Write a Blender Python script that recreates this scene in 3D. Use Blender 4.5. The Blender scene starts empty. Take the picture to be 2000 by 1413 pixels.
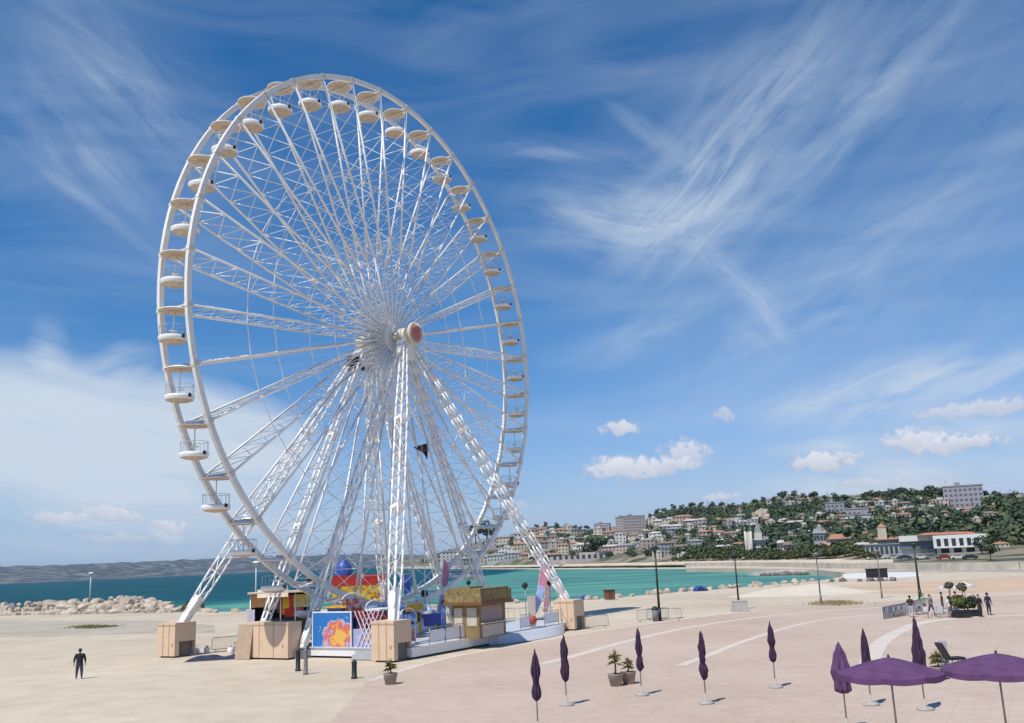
import bpy, bmesh, math, random
import numpy as np
from mathutils import Vector, Matrix, noise as mnoise
R_ = math.radians
C = bpy.context.scene.collection
random.seed(7)

# ------------------------------------------------------------------ camera
FPX, PITCH, ROLL, H = 1824.15, 0.2094, 0.04235, 5.9
_F = Vector((0, math.cos(PITCH), math.sin(PITCH))); _U = Vector((0, -math.sin(PITCH), math.cos(PITCH))); _X = Vector((1, 0, 0))
XR = _X*math.cos(ROLL) - _U*math.sin(ROLL); UR = _U*math.cos(ROLL) + _X*math.sin(ROLL)
cam = bpy.data.cameras.new('camera'); camo = bpy.data.objects.new('camera', cam); C.objects.link(camo)
cam.sensor_width = 36; cam.lens = FPX/2000*36; cam.clip_start = .1; cam.clip_end = 60000
m = Matrix((XR, UR, -_F)).transposed().to_4x4(); m.translation = (0, 0, H); camo.matrix_world = m
bpy.context.scene.camera = camo

def ray(px, py):
    return (_F + XR*((px-1000)/FPX) - UR*((py-706.5)/FPX))
def P(px, py, z=0.0):                      # photo pixel -> point on the level z
    d = ray(px, py); t = (z-H)/d.z; return Vector((d.x*t, d.y*t, z))
def PD(px, py, D):                         # photo pixel -> point at ground distance D
    d = ray(px, py); t = D/math.hypot(d.x, d.y); return Vector((d.x*t, d.y*t, H+d.z*t))
def hory(px): return 706.5 + (math.tan(PITCH)*FPX) / math.cos(ROLL) - math.tan(ROLL)*(px-1000)
def azpx(px):
    d = ray(px, hory(px)); return math.atan2(d.x, d.y)

# ------------------------------------------------------------------ world, sun, exposure
SUN = Vector((-.60*math.cos(R_(58)), -.80*math.cos(R_(58)), math.sin(R_(58))))
sc = bpy.context.scene
sc.view_settings.view_transform = 'Standard'; sc.view_settings.look = 'None'
sc.view_settings.exposure = 0.0; sc.view_settings.gamma = 1
w = bpy.data.worlds.new('World'); sc.world = w; w.use_nodes = True
nt = w.node_tree; N = nt.nodes; L = nt.links; N.clear()
def nd(t, **k):
    n = N.new(t)
    for a, b in k.items(): setattr(n, a, b)
    return n
def mth(op, a, b=None, c=None, clamp=False):
    n = nd('ShaderNodeMath', operation=op, use_clamp=clamp)
    for i, v in enumerate((a, b, c)):
        if v is None: continue
        if isinstance(v, (int, float)): n.inputs[i].default_value = v
        else: L.new(v, n.inputs[i])
    return n.outputs[0]
sky = nd('ShaderNodeTexSky', sky_type='NISHITA', sun_disc=False)
sky.sun_elevation = R_(58); sky.sun_rotation = math.atan2(-.6, -.8); sky.air_density = 1.0; sky.dust_density = 0.0; sky.ozone_density = 2.5
sxy = nd('ShaderNodeSeparateColor'); L.new(sky.outputs[0], sxy.inputs[0])
def chan(o, k, g): return mth('MULTIPLY', mth('POWER', mth('MULTIPLY', o, .1), g), k*10)
hs = nd('ShaderNodeCombineColor')
for i_, (k_, g_) in enumerate(((1.30, 1.70), (.83, 1.03), (1.10, .94))): L.new(chan(sxy.outputs[i_], k_, g_), hs.inputs[i_])
tc = nd('ShaderNodeTexCoord'); sx = nd('ShaderNodeSeparateXYZ'); L.new(tc.outputs['Generated'], sx.inputs[0])
az = mth('ARCTAN2', sx.outputs[0], sx.outputs[1]); el = mth('ARCSINE', sx.outputs[2])
cb = nd('ShaderNodeCombineXYZ'); L.new(az, cb.inputs[0]); L.new(el, cb.inputs[1])
wn = nd('ShaderNodeTexNoise', noise_dimensions='2D'); wn.inputs['Scale'].default_value = 4.5; wn.inputs['Detail'].default_value = 2
L.new(cb.outputs[0], wn.inputs['Vector'])
ws = nd('ShaderNodeVectorMath', operation='SUBTRACT'); L.new(wn.outputs['Color'], ws.inputs[0]); ws.inputs[1].default_value = (.5, .5, .5)
wm = nd('ShaderNodeVectorMath', operation='MULTIPLY_ADD'); L.new(ws.outputs[0], wm.inputs[0]); wm.inputs[1].default_value = (.035, .035, 0); L.new(cb.outputs[0], wm.inputs[2])
UVW = wm.outputs[0]
wc = nd('ShaderNodeTexNoise', noise_dimensions='2D'); wc.inputs['Scale'].default_value = 60; wc.inputs['Detail'].default_value = 3
L.new(cb.outputs[0], wc.inputs['Vector'])
wcs = nd('ShaderNodeVectorMath', operation='SUBTRACT'); L.new(wc.outputs['Color'], wcs.inputs[0]); wcs.inputs[1].default_value = (.5, .5, .5)
wcm = nd('ShaderNodeVectorMath', operation='MULTIPLY_ADD'); L.new(wcs.outputs[0], wcm.inputs[0]); wcm.inputs[1].default_value = (.016, .012, 0); L.new(cb.outputs[0], wcm.inputs[2])
UVC = wcm.outputs[0]
def blob(px, py, rx, ry, ang, vec):
    d = ray(px, py).normalized(); u = math.atan2(d.x, d.y); v = math.asin(d.z)
    mp = nd('ShaderNodeMapping', vector_type='TEXTURE'); L.new(vec, mp.inputs[0])
    mp.inputs['Location'].default_value = (u, v, 0); mp.inputs['Rotation'].default_value = (0, 0, R_(ang)-ROLL)
    mp.inputs['Scale'].default_value = (rx/FPX/math.cos(v), ry/FPX, 1)
    return mp.outputs[0]
CIRRUS = [(1390,310,280,105,41,.45,3.2),(1520,200,260,60,44,.28,3),(1285,265,115,20,-30,.42,2),(1225,440,230,80,-10,.72,3),(1110,410,80,26,-28,.4,2),
 (1345,400,170,90,38,.5,3),(1490,405,105,36,28,.42,2.5),(1430,560,140,26,-48,.42,2.5),(1485,640,75,60,-60,.36,2.5),(1235,650,190,36,17,.36,3),
 (1640,600,340,85,22,.3,4),(1770,440,330,60,29,.24,4),(1700,190,300,55,42,.3,4),(1050,298,95,14,-4,.34,2),(1230,470,100,18,-25,.35,2),(1200,300,200,30,-5,.22,3),
 (1760,772,250,60,7,1.0,2.6),(1880,735,170,20,8,.7,2),(1640,875,135,18,1,.8,2),(1790,925,280,40,6,1.25,2),(1640,955,180,26,1,1.1,2),(1900,840,150,26,4,.8,2),
 (235,160,190,62,-32,.3,3),(165,300,190,55,-44,.34,3),(190,410,190,11,-32,.2,2),
 (225,730,85,32,24,.95,2),(85,720,40,70,0,.9,2),]
PALE = [(1680,420,560,420,30,.15,1.6),(170,200,330,200,-35,.10,1.6),(150,800,190,50,-6,.5,1.6),(210,870,340,112,-9,1.15,1.6),(440,850,200,72,-14,.95,1.6),(30,860,240,110,-5,.9,1.6),(250,1045,420,52,2,.55,2.6),(120,1012,60,11,0,.8,2),(215,1008,70,16,-8,.85,2),(330,1030,34,15,-15,.8,1.6),(410,1000,90,14,-5,.5,2),(560,1010,160,40,0,.4,2),(1740,948,160,22,2,.7,2),]
CUM = [(1830,948,90,13,2,.5),(1213,839,46,17,0,.9),(1225,918,92,32,0,1.0),(1205,908,40,24,0,1.0),(1300,912,90,24,5,.95),(1338,888,54,32,5,.85),(1415,812,20,18,-40,.6),(1603,906,64,25,0,1.0),(1650,897,42,14,6,.8),
 (1790,862,62,29,0,1.0),(1870,868,90,23,3,.95),(1850,806,70,17,4,.7),(1935,800,80,22,4,.75),(1408,973,44,11,0,.8),(1015,985,48,7,0,.5),(1700,945,70,14,0,.7),(115,1012,60,14,0,.8),(212,1006,78,19,-5,.85),(328,1030,40,16,-10,.9),(240,1052,90,12,0,.6),(430,1005,80,14,-4,.6),(560,1035,80,12,0,.5)]
STK = {}
for an in (-46, -28, -6, 18, 40):
    mp = nd('ShaderNodeMapping'); mp.inputs['Rotation'].default_value = (0, 0, -R_(an)+ROLL); L.new(UVW, mp.inputs[0])
    mq = nd('ShaderNodeMapping'); mq.inputs['Scale'].default_value = (9, 46, 1); mq.inputs['Location'].default_value = (an*.37, an*.11, 0); L.new(mp.outputs[0], mq.inputs[0])
    ns = nd('ShaderNodeTexNoise', noise_dimensions='2D'); ns.inputs['Scale'].default_value = 1; ns.inputs['Detail'].default_value = 8; ns.inputs['Roughness'].default_value = .62
    ns.inputs['Distortion'].default_value = .35; L.new(mq.outputs[0], ns.inputs['Vector'])
    STK[an] = (mth('MULTIPLY_ADD', ns.outputs['Fac'], 2.3, -.62, clamp=True), mth('MULTIPLY_ADD', ns.outputs['Fac'], 1.1, .32, clamp=True))
dens = None
for (px, py, rx, ry, an, st, k) in CIRRUS+PALE:
    v = blob(px, py, rx*1.2, ry*1.35, an, UVW)
    ln = nd('ShaderNodeVectorMath', operation='LENGTH'); L.new(v, ln.inputs[0])
    f = mth('SUBTRACT', 1, ln.outputs['Value'], clamp=True)
    if k <= 1.7: f = mth('SMOOTH_MIN', mth('MULTIPLY', f, 2.0), 1.0, .3)
    key = min(STK, key=lambda a: abs(a-an)); nn = STK[key][1 if k <= 1.7 else 0]
    g = mth('MULTIPLY', mth('MULTIPLY', f, nn), st)
    dens = g if dens is None else mth('SUBTRACT', mth('ADD', dens, g), mth('MULTIPLY', dens, g))
fin = nd('ShaderNodeTexNoise', noise_dimensions='2D'); fin.inputs['Scale'].default_value = 3.2; fin.inputs['Detail'].default_value = 6; fin.inputs['Distortion'].default_value = .6
mpf = nd('ShaderNodeMapping'); mpf.inputs['Rotation'].default_value = (0, 0, -R_(32)); mpf.inputs['Scale'].default_value = (.8, 5, 1); L.new(UVW, mpf.inputs[0]); L.new(mpf.outputs[0], fin.inputs['Vector'])
veil = mth('MULTIPLY', mth('MULTIPLY_ADD', fin.outputs['Fac'], 2.2, -.85, clamp=True), .2)
dens = mth('ADD', dens, veil, clamp=True)
cum = None; shade = None
cn = nd('ShaderNodeTexNoise', noise_dimensions='2D'); cn.inputs['Scale'].default_value = 115; cn.inputs['Detail'].default_value = 5; L.new(cb.outputs[0], cn.inputs['Vector'])
for (px, py, rx, ry, an, st) in CUM:
    if st == 0: continue
    v = blob(px, py, rx, ry, an, UVC)
    s = nd('ShaderNodeSeparateXYZ'); L.new(v, s.inputs[0])
    low = mth('MULTIPLY', mth('MINIMUM', s.outputs[1], 0), 1.35)
    y2 = mth('ADD', mth('MAXIMUM', s.outputs[1], 0), low)
    c2 = nd('ShaderNodeCombineXYZ'); L.new(s.outputs[0], c2.inputs[0]); L.new(y2, c2.inputs[1])
    ln = nd('ShaderNodeVectorMath', operation='LENGTH'); L.new(c2.outputs[0], ln.inputs[0])
    f = mth('ADD', mth('SUBTRACT', 1.0, ln.outputs['Value']), mth('MULTIPLY_ADD', cn.outputs['Fac'], 1.3, -.65))
    f = mth('MULTIPLY', mth('MULTIPLY', f, 2.2, clamp=True), st)
    sh = mth('MULTIPLY', f, mth('MULTIPLY_ADD', s.outputs[1], .55, .5, clamp=True))
    cum = f if cum is None else mth('MAXIMUM', cum, f)
    shade = sh if shade is None else mth('MAXIMUM', shade, sh)
dens = mth('MULTIPLY', dens, mth('GREATER_THAN', sx.outputs[1], -.2))
def mixc(fac, a, b):
    n = nd('ShaderNodeMix', data_type='RGBA'); n.clamp_factor = True
    L.new(fac, n.inputs[0]) if not isinstance(fac, float) else None
    for i, v in ((6, a), (7, b)):
        if isinstance(v, tuple): n.inputs[i].default_value = v
        else: L.new(v, n.inputs[i])
    return n.outputs[2]
hz_f = mth('MULTIPLY', mth('MULTIPLY_ADD', el, -7.5, 1.0, clamp=True), .8)
base_sky = mixc(hz_f, hs.outputs[0], (1.75, 4.7, 7.2, 1))
cc = mixc(dens, base_sky, (6.0, 6.95, 8.1, 1))
cumc = mixc(shade, (4.9, 5.4, 6.7, 1), (8.2, 8.5, 9.2, 1))
cc = mixc(cum, cc, cumc)
bg = nd('ShaderNodeBackground'); bg.inputs['Strength'].default_value = .1; L.new(cc, bg.inputs['Color'])
wo = nd('ShaderNodeOutputWorld'); L.new(bg.outputs[0], wo.inputs[0])
sl = bpy.data.lights.new('sun', 'SUN'); sl.energy = 4.2; sl.angle = R_(.5); sl.color = (1, .95, .87)
so = bpy.data.objects.new('sun', sl); C.objects.link(so); so.rotation_euler = SUN.to_track_quat('Z', 'Y').to_euler()
sc.cycles.max_bounces = 6; sc.cycles.volume_bounces = 0

# ------------------------------------------------------------------ materials
_M = {}
def mat(name, col, rough=.7, metal=0, var=.12, scale=3.0, bump=0.0, bscale=None, col2=None, spec=.4, coord='Object', thr=None, detail=5, sub=None):
    if name in _M: return _M[name]
    m = bpy.data.materials.new(name); m.use_nodes = True; t = m.node_tree; b = t.nodes['Principled BSDF']
    b.inputs['Roughness'].default_value = rough; b.inputs['Metallic'].default_value = metal; b.inputs['Specular IOR Level'].default_value = spec
    tcn = t.nodes.new('ShaderNodeTexCoord'); n = t.nodes.new('ShaderNodeTexNoise'); n.inputs['Scale'].default_value = scale; n.inputs['Detail'].default_value = detail
    t.links.new(tcn.outputs[coord], n.inputs['Vector'])
    r = t.nodes.new('ShaderNodeValToRGB')
    c2 = col2 or tuple(min(1, c*(1+var)) for c in col[:3]); c1 = tuple(c*(1-var) for c in col[:3]) if col2 is None else col[:3]
    lo, hi = thr or (.3, .7)
    r.color_ramp.elements[0].position = lo; r.color_ramp.elements[1].position = hi
    r.color_ramp.elements[0].color = (*c1, 1); r.color_ramp.elements[1].color = (*c2, 1)
    t.links.new(n.outputs['Fac'], r.inputs[0]); t.links.new(r.outputs[0], b.inputs['Base Color'])
    if bump:
        n2 = t.nodes.new('ShaderNodeTexNoise'); n2.inputs['Scale'].default_value = bscale or scale*6; n2.inputs['Detail'].default_value = 4
        t.links.new(tcn.outputs[coord], n2.inputs['Vector'])
        bp = t.nodes.new('ShaderNodeBump'); bp.inputs['Strength'].default_value = min(1, bump); bp.inputs['Distance'].default_value = .05 if bump <= 1 else bump*.05
        t.links.new(n2.outputs['Fac'], bp.inputs['Height']); t.links.new(bp.outputs[0], b.inputs['Normal'])
    _M[name] = m; return m
WHITE = mat('white_paint', (.82,.81,.79), .45, var=.07, scale=1.2)
CREAM = mat('cream_paint', (.66,.60,.49), .5, var=.08, scale=1.5)
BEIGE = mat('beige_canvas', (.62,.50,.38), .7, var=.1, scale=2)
GREYM = mat('grey_metal', (.30,.31,.32), .45, .5, var=.15, scale=2)
DARKM = mat('dark_metal', (.025,.028,.03), .5, .2, var=.2, scale=2)
GREENM = mat('green_black_metal', (.035,.05,.045), .45, .3, var=.2, scale=2)
PLY = mat('pale_plywood', (.68,.50,.35), .7, var=.07, scale=1.1, bump=.15, bscale=12)
PURPLE = mat('purple_canvas', (.05,.024,.058), .85, var=.18, scale=5, bump=.3, bscale=14)
PURPLE2 = mat('violet_canvas', (.115,.05,.13), .85, var=.2, scale=3, bump=.2, bscale=10)
RED = mat('red_paint', (.42,.03,.025), .5, var=.2, scale=2)
ROCK = mat('pale_rock', (.30,.235,.17), .9, scale=1.1, col2=(.66,.57,.46), bump=.9, bscale=5)
CONC = mat('concrete', (.42,.40,.36), .85, var=.12, scale=2, bump=.3)
LEAF = mat('leaf', (.035,.06,.02), .6, scale=.35, col2=(.075,.115,.035), coord='Object')
LEAFY = mat('yellow_leaf', (.13,.13,.03), .6, scale=1.5, col2=(.22,.2,.06))
TRUNK = mat('bark', (.11,.08,.055), .9, scale=3)
SKIN = mat('skin', (.45,.27,.19), .5, var=.05)
HAIR = mat('dark_hair', (.02,.015,.012), .6)

# ------------------------------------------------------------------ mesh helper
class MB:
    def __init__(s): s.v = []; s.f = []; s.mi = []; s.sm = []
    def add(s, vs, fs, mi=0, smooth=False):
        o = len(s.v); s.v += [tuple(v) for v in vs]; s.f += [tuple(i+o for i in f) for f in fs]
        s.mi += [mi]*len(fs); s.sm += [smooth]*len(fs)
    def box(s, lo, hi, mi=0, M=None):
        vs = [Vector((x, y, z)) for z in (lo[2], hi[2]) for y in (lo[1], hi[1]) for x in (lo[0], hi[0])]
        if M: vs = [M @ v for v in vs]
        s.add(vs, [(0,2,3,1),(4,5,7,6),(0,1,5,4),(2,6,7,3),(0,4,6,2),(1,3,7,5)], mi)
    def tube(s, a, b, r, n=6, mi=0, r2=None, smooth=True):
        a = Vector(a); b = Vector(b); d = (b-a).normalized(); r2 = r if r2 is None else r2
        u = d.cross(Vector((0, 0, 1)) if abs(d.z) < .9 else Vector((1, 0, 0))).normalized(); w_ = d.cross(u)
        vs = []
        for p, rr in ((a, r), (b, r2)):
            for i in range(n):
                t = 2*math.pi*(i+.5)/n; vs.append(p+u*(math.cos(t)*rr)+w_*(math.sin(t)*rr))
        fs = [(i, (i+1) % n, n+(i+1) % n, n+i) for i in range(n)] + [tuple(range(n))[::-1], tuple(range(n, 2*n))]
        s.add(vs, fs, mi, smooth and n > 4)
    def poly(s, pts, r, n=5, mi=0):
        for a, b in zip(pts, pts[1:]): s.tube(a, b, r, n, mi)
    def lathe(s, prof, n=24, mi=0, c=(0, 0, 0), smooth=True, pleat=0, npl=8, M=None):
        vs = []; k = len(prof)
        for (r, z) in prof:
            for i in range(n):
                t = 2*math.pi*i/n; rr = r*(1+pleat*math.cos(npl*t)); v = Vector((c[0]+rr*math.cos(t), c[1]+rr*math.sin(t), c[2]+z))
                vs.append(M @ v if M else v)
        fs = [(j*n+i, j*n+(i+1) % n, (j+1)*n+(i+1) % n, (j+1)*n+i) for j in range(k-1) for i in range(n)]
        s.add(vs, fs, mi, smooth)
    def ball(s, c, r, n=10, m_=7, mi=0, sc_=(1, 1, 1)):
        prof = [(max(1e-4, math.sin(math.pi*j/m_))*r, -math.cos(math.pi*j/m_)*r) for j in range(m_+1)]
        s.lathe(prof, n, mi, M=Matrix.Translation(Vector(c)) @ Matrix.Diagonal((*sc_, 1)))
    def prism(s, pts, z0, z1, mi=0):
        n = len(pts); vs = [(p[0], p[1], z0) for p in pts]+[(p[0], p[1], z1) for p in pts]
        s.add(vs, [tuple(range(n))[::-1], tuple(range(n, 2*n))]+[(i, (i+1) % n, n+(i+1) % n, n+i) for i in range(n)], mi)
    def build(s, name, mats, parent=None, loc=None):
        me = bpy.data.meshes.new(name); me.from_pydata(s.v, [], s.f)
        for m_ in (mats if isinstance(mats, (list, tuple)) else [mats]): me.materials.append(m_)
        me.polygons.foreach_set('material_index', s.mi); me.polygons.foreach_set('use_smooth', s.sm); me.update()
        o = bpy.data.objects.new(name, me); C.objects.link(o)
        if parent: o.parent = parent
        if loc is not None: o.location = loc
        return o
def tag(o, label, cat, group=None):
    o['label'] = label; o['category'] = cat
    if group: o['group'] = group
    return o
def thing(name, loc, rz, label, cat, group=None):
    o = bpy.data.objects.new(name, None); C.objects.link(o); o.location = loc; o.rotation_euler = (0, 0, rz); o.empty_display_size = .2
    return tag(o, label, cat, group)
def struct(o, kind='structure'): o['kind'] = kind; return o
def dup(o, loc=None, rz=None, label=None, parent=None, scale=None):
    c = o.copy(); C.objects.link(c)
    if parent: c.parent = parent
    if loc is not None: c.location = loc
    if rz is not None: c.rotation_euler = (0, 0, rz)
    if scale is not None: c.scale = scale if hasattr(scale, '__len__') else (scale,)*3
    if label: c['label'] = label
    for ch in o.children:
        d = ch.copy(); C.objects.link(d); d.parent = c
        for g in ch.children:
            e = g.copy(); C.objects.link(e); e.parent = d
    return c
ORD = ['first','second','third','fourth','fifth','sixth','seventh','eighth','ninth','tenth','eleventh','twelfth','thirteenth','fourteenth','fifteenth','sixteenth','seventeenth','eighteenth','nineteenth','twentieth']+['%s' % (a+b) for a in ('twenty-','thirty-') for b in ('first','second','third','fourth','fifth','sixth','seventh','eighth','ninth')]
def lerp(a, b, t): return a+(b-a)*t
def interp(x, T):
    if x <= T[0][0]: return T[0][1]
    for (a, b), (c, d) in zip(T, T[1:]):
        if x <= c: return lerp(b, d, (x-a)/(c-a))
    return T[-1][1]

# ------------------------------------------------------------------ sea
SEAZ = -1.4
def sea_mat():
    m = bpy.data.materials.new('sea_water'); m.use_nodes = True; t = m.node_tree; b = t.nodes['Principled BSDF']
    b.inputs['Roughness'].default_value = .5; b.inputs['Specular IOR Level'].default_value = .04
    g = t.nodes.new('ShaderNodeNewGeometry'); s = t.nodes.new('ShaderNodeSeparateXYZ'); t.links.new(g.outputs['Position'], s.inputs[0])
    def M_(op, a, b_=None, clamp=False):
        n = t.nodes.new('ShaderNodeMath'); n.operation = op; n.use_clamp = clamp
        for i, v in enumerate((a, b_)):
            if v is None: continue
            if isinstance(v, (int, float)): n.inputs[i].default_value = v
            else: t.links.new(v, n.inputs[i])
        return n.outputs[0]
    n1 = t.nodes.new('ShaderNodeTexNoise'); n1.inputs['Scale'].default_value = .012; n1.inputs['Detail'].default_value = 4; t.links.new(g.outputs['Position'], n1.inputs['Vector'])
    # water deepens seaward (to the west and away from the beach)
    dd = M_('ADD', M_('MULTIPLY', s.outputs[1], 1/330), M_('MULTIPLY', s.outputs[0], -1/480))
    dd = M_('ADD', dd, M_('MULTIPLY', M_('SUBTRACT', n1.outputs['Fac'], .5), .5))
    inb = M_('MULTIPLY', M_('ADD', s.outputs[0], 45), 1/90, True)          # sheltered shallow bay to the east
    dd = M_('SUBTRACT', M_('SUBTRACT', dd, .82), M_('MULTIPLY', inb, 2.2))
    r = t.nodes.new('ShaderNodeValToRGB'); r.color_ramp.elements[0].color = (.075,.245,.22,1); r.color_ramp.elements[0].position = 0
    r.color_ramp.elements[1].color = (.002,.070,.098,1); r.color_ramp.elements[1].position = .22
    e = r.color_ramp.elements.new(.06); e.color = (.010,.13,.145,1)
    t.links.new(dd, r.inputs[0])
    fo = t.nodes.new('ShaderNodeTexNoise'); fo.inputs['Scale'].default_value = .35; fo.inputs['Detail'].default_value = 6; fo.inputs['Roughness'].default_value = .65
    mp = t.nodes.new('ShaderNodeMapping'); mp.inputs['Scale'].default_value = (.25, 1, 1); t.links.new(g.outputs['Position'], mp.inputs[0]); t.links.new(mp.outputs[0], fo.inputs['Vector'])
    fr = t.nodes.new('ShaderNodeValToRGB'); fr.color_ramp.elements[0].position = .67; fr.color_ramp.elements[1].position = .76; t.links.new(fo.outputs['Fac'], fr.inputs[0])
    n3 = t.nodes.new('ShaderNodeTexNoise'); n3.inputs['Scale'].default_value = .09; n3.inputs['Detail'].default_value = 5
    t.links.new(mp.outputs[0], n3.inputs['Vector'])
    mv = t.nodes.new('ShaderNodeMix'); mv.data_type = 'RGBA'; mv.blend_type = 'MULTIPLY'; mv.inputs[0].default_value = 1
    rr = t.nodes.new('ShaderNodeValToRGB'); rr.color_ramp.elements[0].color = (.7,.62,.75,1); rr.color_ramp.elements[1].color = (1.6,1.45,1.2,1); rr.color_ramp.elements[0].position = .35; rr.color_ramp.elements[1].position = .65
    t.links.new(n3.outputs['Fac'], rr.inputs[0]); t.links.new(r.outputs[0], mv.inputs[6]); t.links.new(rr.outputs[0], mv.inputs[7])
    mx = t.nodes.new('ShaderNodeMix'); mx.data_type = 'RGBA'; t.links.new(fr.outputs[0], mx.inputs[0]); t.links.new(mv.outputs[2], mx.inputs[6]); mx.inputs[7].default_value = (.7,.75,.75,1)
    t.links.new(mx.outputs[2], b.inputs['Base Color'])
    n2 = t.nodes.new('ShaderNodeTexNoise'); n2.inputs['Scale'].default_value = .5; n2.inputs['Detail'].default_value = 6; t.links.new(mp.outputs[0], n2.inputs['Vector'])
    bp = t.nodes.new('ShaderNodeBump'); bp.inputs['Strength'].default_value = .8; bp.inputs['Distance'].default_value = .5
    t.links.new(n2.outputs['Fac'], bp.inputs['Height']); t.links.new(bp.outputs[0], b.inputs['Normal'])
    return m
mb = MB(); n = 48
mb.add([(14000*math.cos(2*math.pi*i/n), 14000*math.sin(2*math.pi*i/n), SEAZ) for i in range(n)], [tuple(range(n))])
struct(mb.build('sea', sea_mat()))

# ------------------------------------------------------------------ near ground
shore = [(-400,1182),(-100,1186),(75,1189),(200,1188),(345,1189),(420,1196),(500,1194),(650,1190),(800,1183),(950,1178),(1120,1174),(1200,1168),(1300,1159),(1400,1151),(1500,1143),(1600,1134.5),(1640,1128)]
gp = [P(x, y) for x, y in shore]
gp += [P(1652,1119), P(1600,1113.5), P(1520,1111.5), P(1430,1110.5), P(1340,1110), Vector((90, 520, 0)), Vector((520,520,0)), Vector((700,200,0)), Vector((400,-200,0)), Vector((-400,-200,0))]
SANDM = mat('beach_sand', (.53,.435,.325), .95, scale=.06, col2=(.64,.555,.43), bump=.5, bscale=2.5, coord='Object')
def sheet(name, pts, z, mt, thick=None):
    bm = bmesh.new(); vs = [bm.verts.new((p[0], p[1], z)) for p in pts]; f = bm.faces.new(vs)
    if f.normal.z < 0: f.normal_flip()
    bm.normal_update()
    if f.normal.z < 0: f.normal_flip()
    if thick:
        r = bmesh.ops.extrude_face_region(bm, geom=[f]); 
        for v in [g for g in r['geom'] if isinstance(g, bmesh.types.BMVert)]: v.co.z -= thick
    bmesh.ops.triangulate(bm, faces=bm.faces[:])
    bmesh.ops.recalc_face_normals(bm, faces=bm.faces[:])
    me = bpy.data.meshes.new(name); bm.to_mesh(me); bm.free(); me.materials.append(mt)
    o = bpy.data.objects.new(name, me); C.objects.link(o); return o
struct(sheet('ground', gp, 0, SANDM, 2.5))
def grit(m, s1, lo, hi, s2=7):
    t = m.node_tree; b = t.nodes['Principled BSDF']; src = b.inputs['Base Color'].links[0].from_socket; tcn = t.nodes.new('ShaderNodeTexCoord')
    for sc_, a, c in ((s1, lo, hi), (s2, lo*.5+.5, hi*.5+.5)):
        n = t.nodes.new('ShaderNodeTexNoise'); n.inputs['Scale'].default_value = sc_; n.inputs['Detail'].default_value = 9; n.inputs['Roughness'].default_value = .7; t.links.new(tcn.outputs['Object'], n.inputs['Vector'])
        r = t.nodes.new('ShaderNodeValToRGB'); r.color_ramp.elements[0].position = .36; r.color_ramp.elements[1].position = .58; r.color_ramp.elements[0].color = (a, a*.985, a*.96, 1); r.color_ramp.elements[1].color = (c, c, c, 1)
        mx = t.nodes.new('ShaderNodeMix'); mx.data_type = 'RGBA'; mx.blend_type = 'MULTIPLY'; mx.inputs[0].default_value = 1; t.links.new(n.outputs['Fac'], r.inputs[0]); t.links.new(src, mx.inputs[6]); t.links.new(r.outputs[0], mx.inputs[7]); src = mx.outputs[2]
    t.links.new(src, b.inputs['Base Color'])
grit(SANDM, .45, .90, 1.04); 
# greyer gravel track on the left, pale strips
GRAV = mat('gravel_track', (.42,.365,.285), .95, scale=.12, col2=(.54,.475,.385), bump=.5, bscale=3)
struct(sheet('gravel_track', [P(x, y) for x, y in ((-400,1205),(75,1212),(300,1212),(420,1222),(420,1236),(200,1240),(75,1245),(-400,1250))], .004, GRAV))
PAVE = None
def pave_mat():
    m = mat('pink_paving', (.53,.405,.32), .85, scale=.09, col2=(.61,.49,.40), bump=.2, bscale=9)
    t = m.node_tree; b = t.nodes['Principled BSDF']; src = b.inputs['Base Color'].links[0].from_socket
    tcn = t.nodes.new('ShaderNodeTexCoord'); mp = t.nodes.new('ShaderNodeMapping'); mp.inputs['Rotation'].default_value = (0, 0, .5)
    br = t.nodes.new('ShaderNodeTexBrick'); br.inputs['Scale'].default_value = 1.0; br.inputs['Color1'].default_value = (1,1,1,1); br.inputs['Color2'].default_value = (.94,.93,.93,1); br.inputs['Mortar'].default_value = (.83,.82,.81,1)
    br.inputs['Mortar Size'].default_value = .03; br.inputs['Brick Width'].default_value = 1.2; br.inputs['Row Height'].default_value = .6
    t.links.new(tcn.outputs['Object'], mp.inputs[0]); t.links.new(mp.outputs[0], br.inputs['Vector'])
    mx = t.nodes.new('ShaderNodeMix'); mx.data_type = 'RGBA'; mx.blend_type = 'MULTIPLY'; mx.inputs[0].default_value = .8
    t.links.new(src, mx.inputs[6]); t.links.new(br.outputs[0], mx.inputs[7]); t.links.new(mx.outputs[2], b.inputs['Base Color']); return m
PAVE = pave_mat(); grit(PAVE, .7, .94, 1.02, 4); grit(GRAV, .6, .85, 1.03)
struct(sheet('paving', [P(x, y) for x, y in ((620,1440),(720,1330),(860,1288),(1000,1262),(1120,1240),(1260,1219),(1400,1201),(1520,1188),(1640,1180),(1760,1173),(1925,1165),(2300,1150))]+[Vector((160,40,0)), Vector((60,-20,0)), Vector((-10,-20,0))], .006, PAVE))
STRIP = mat('pale_stone_strip', (.66,.57,.49), .85, var=.06, scale=.8)
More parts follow.
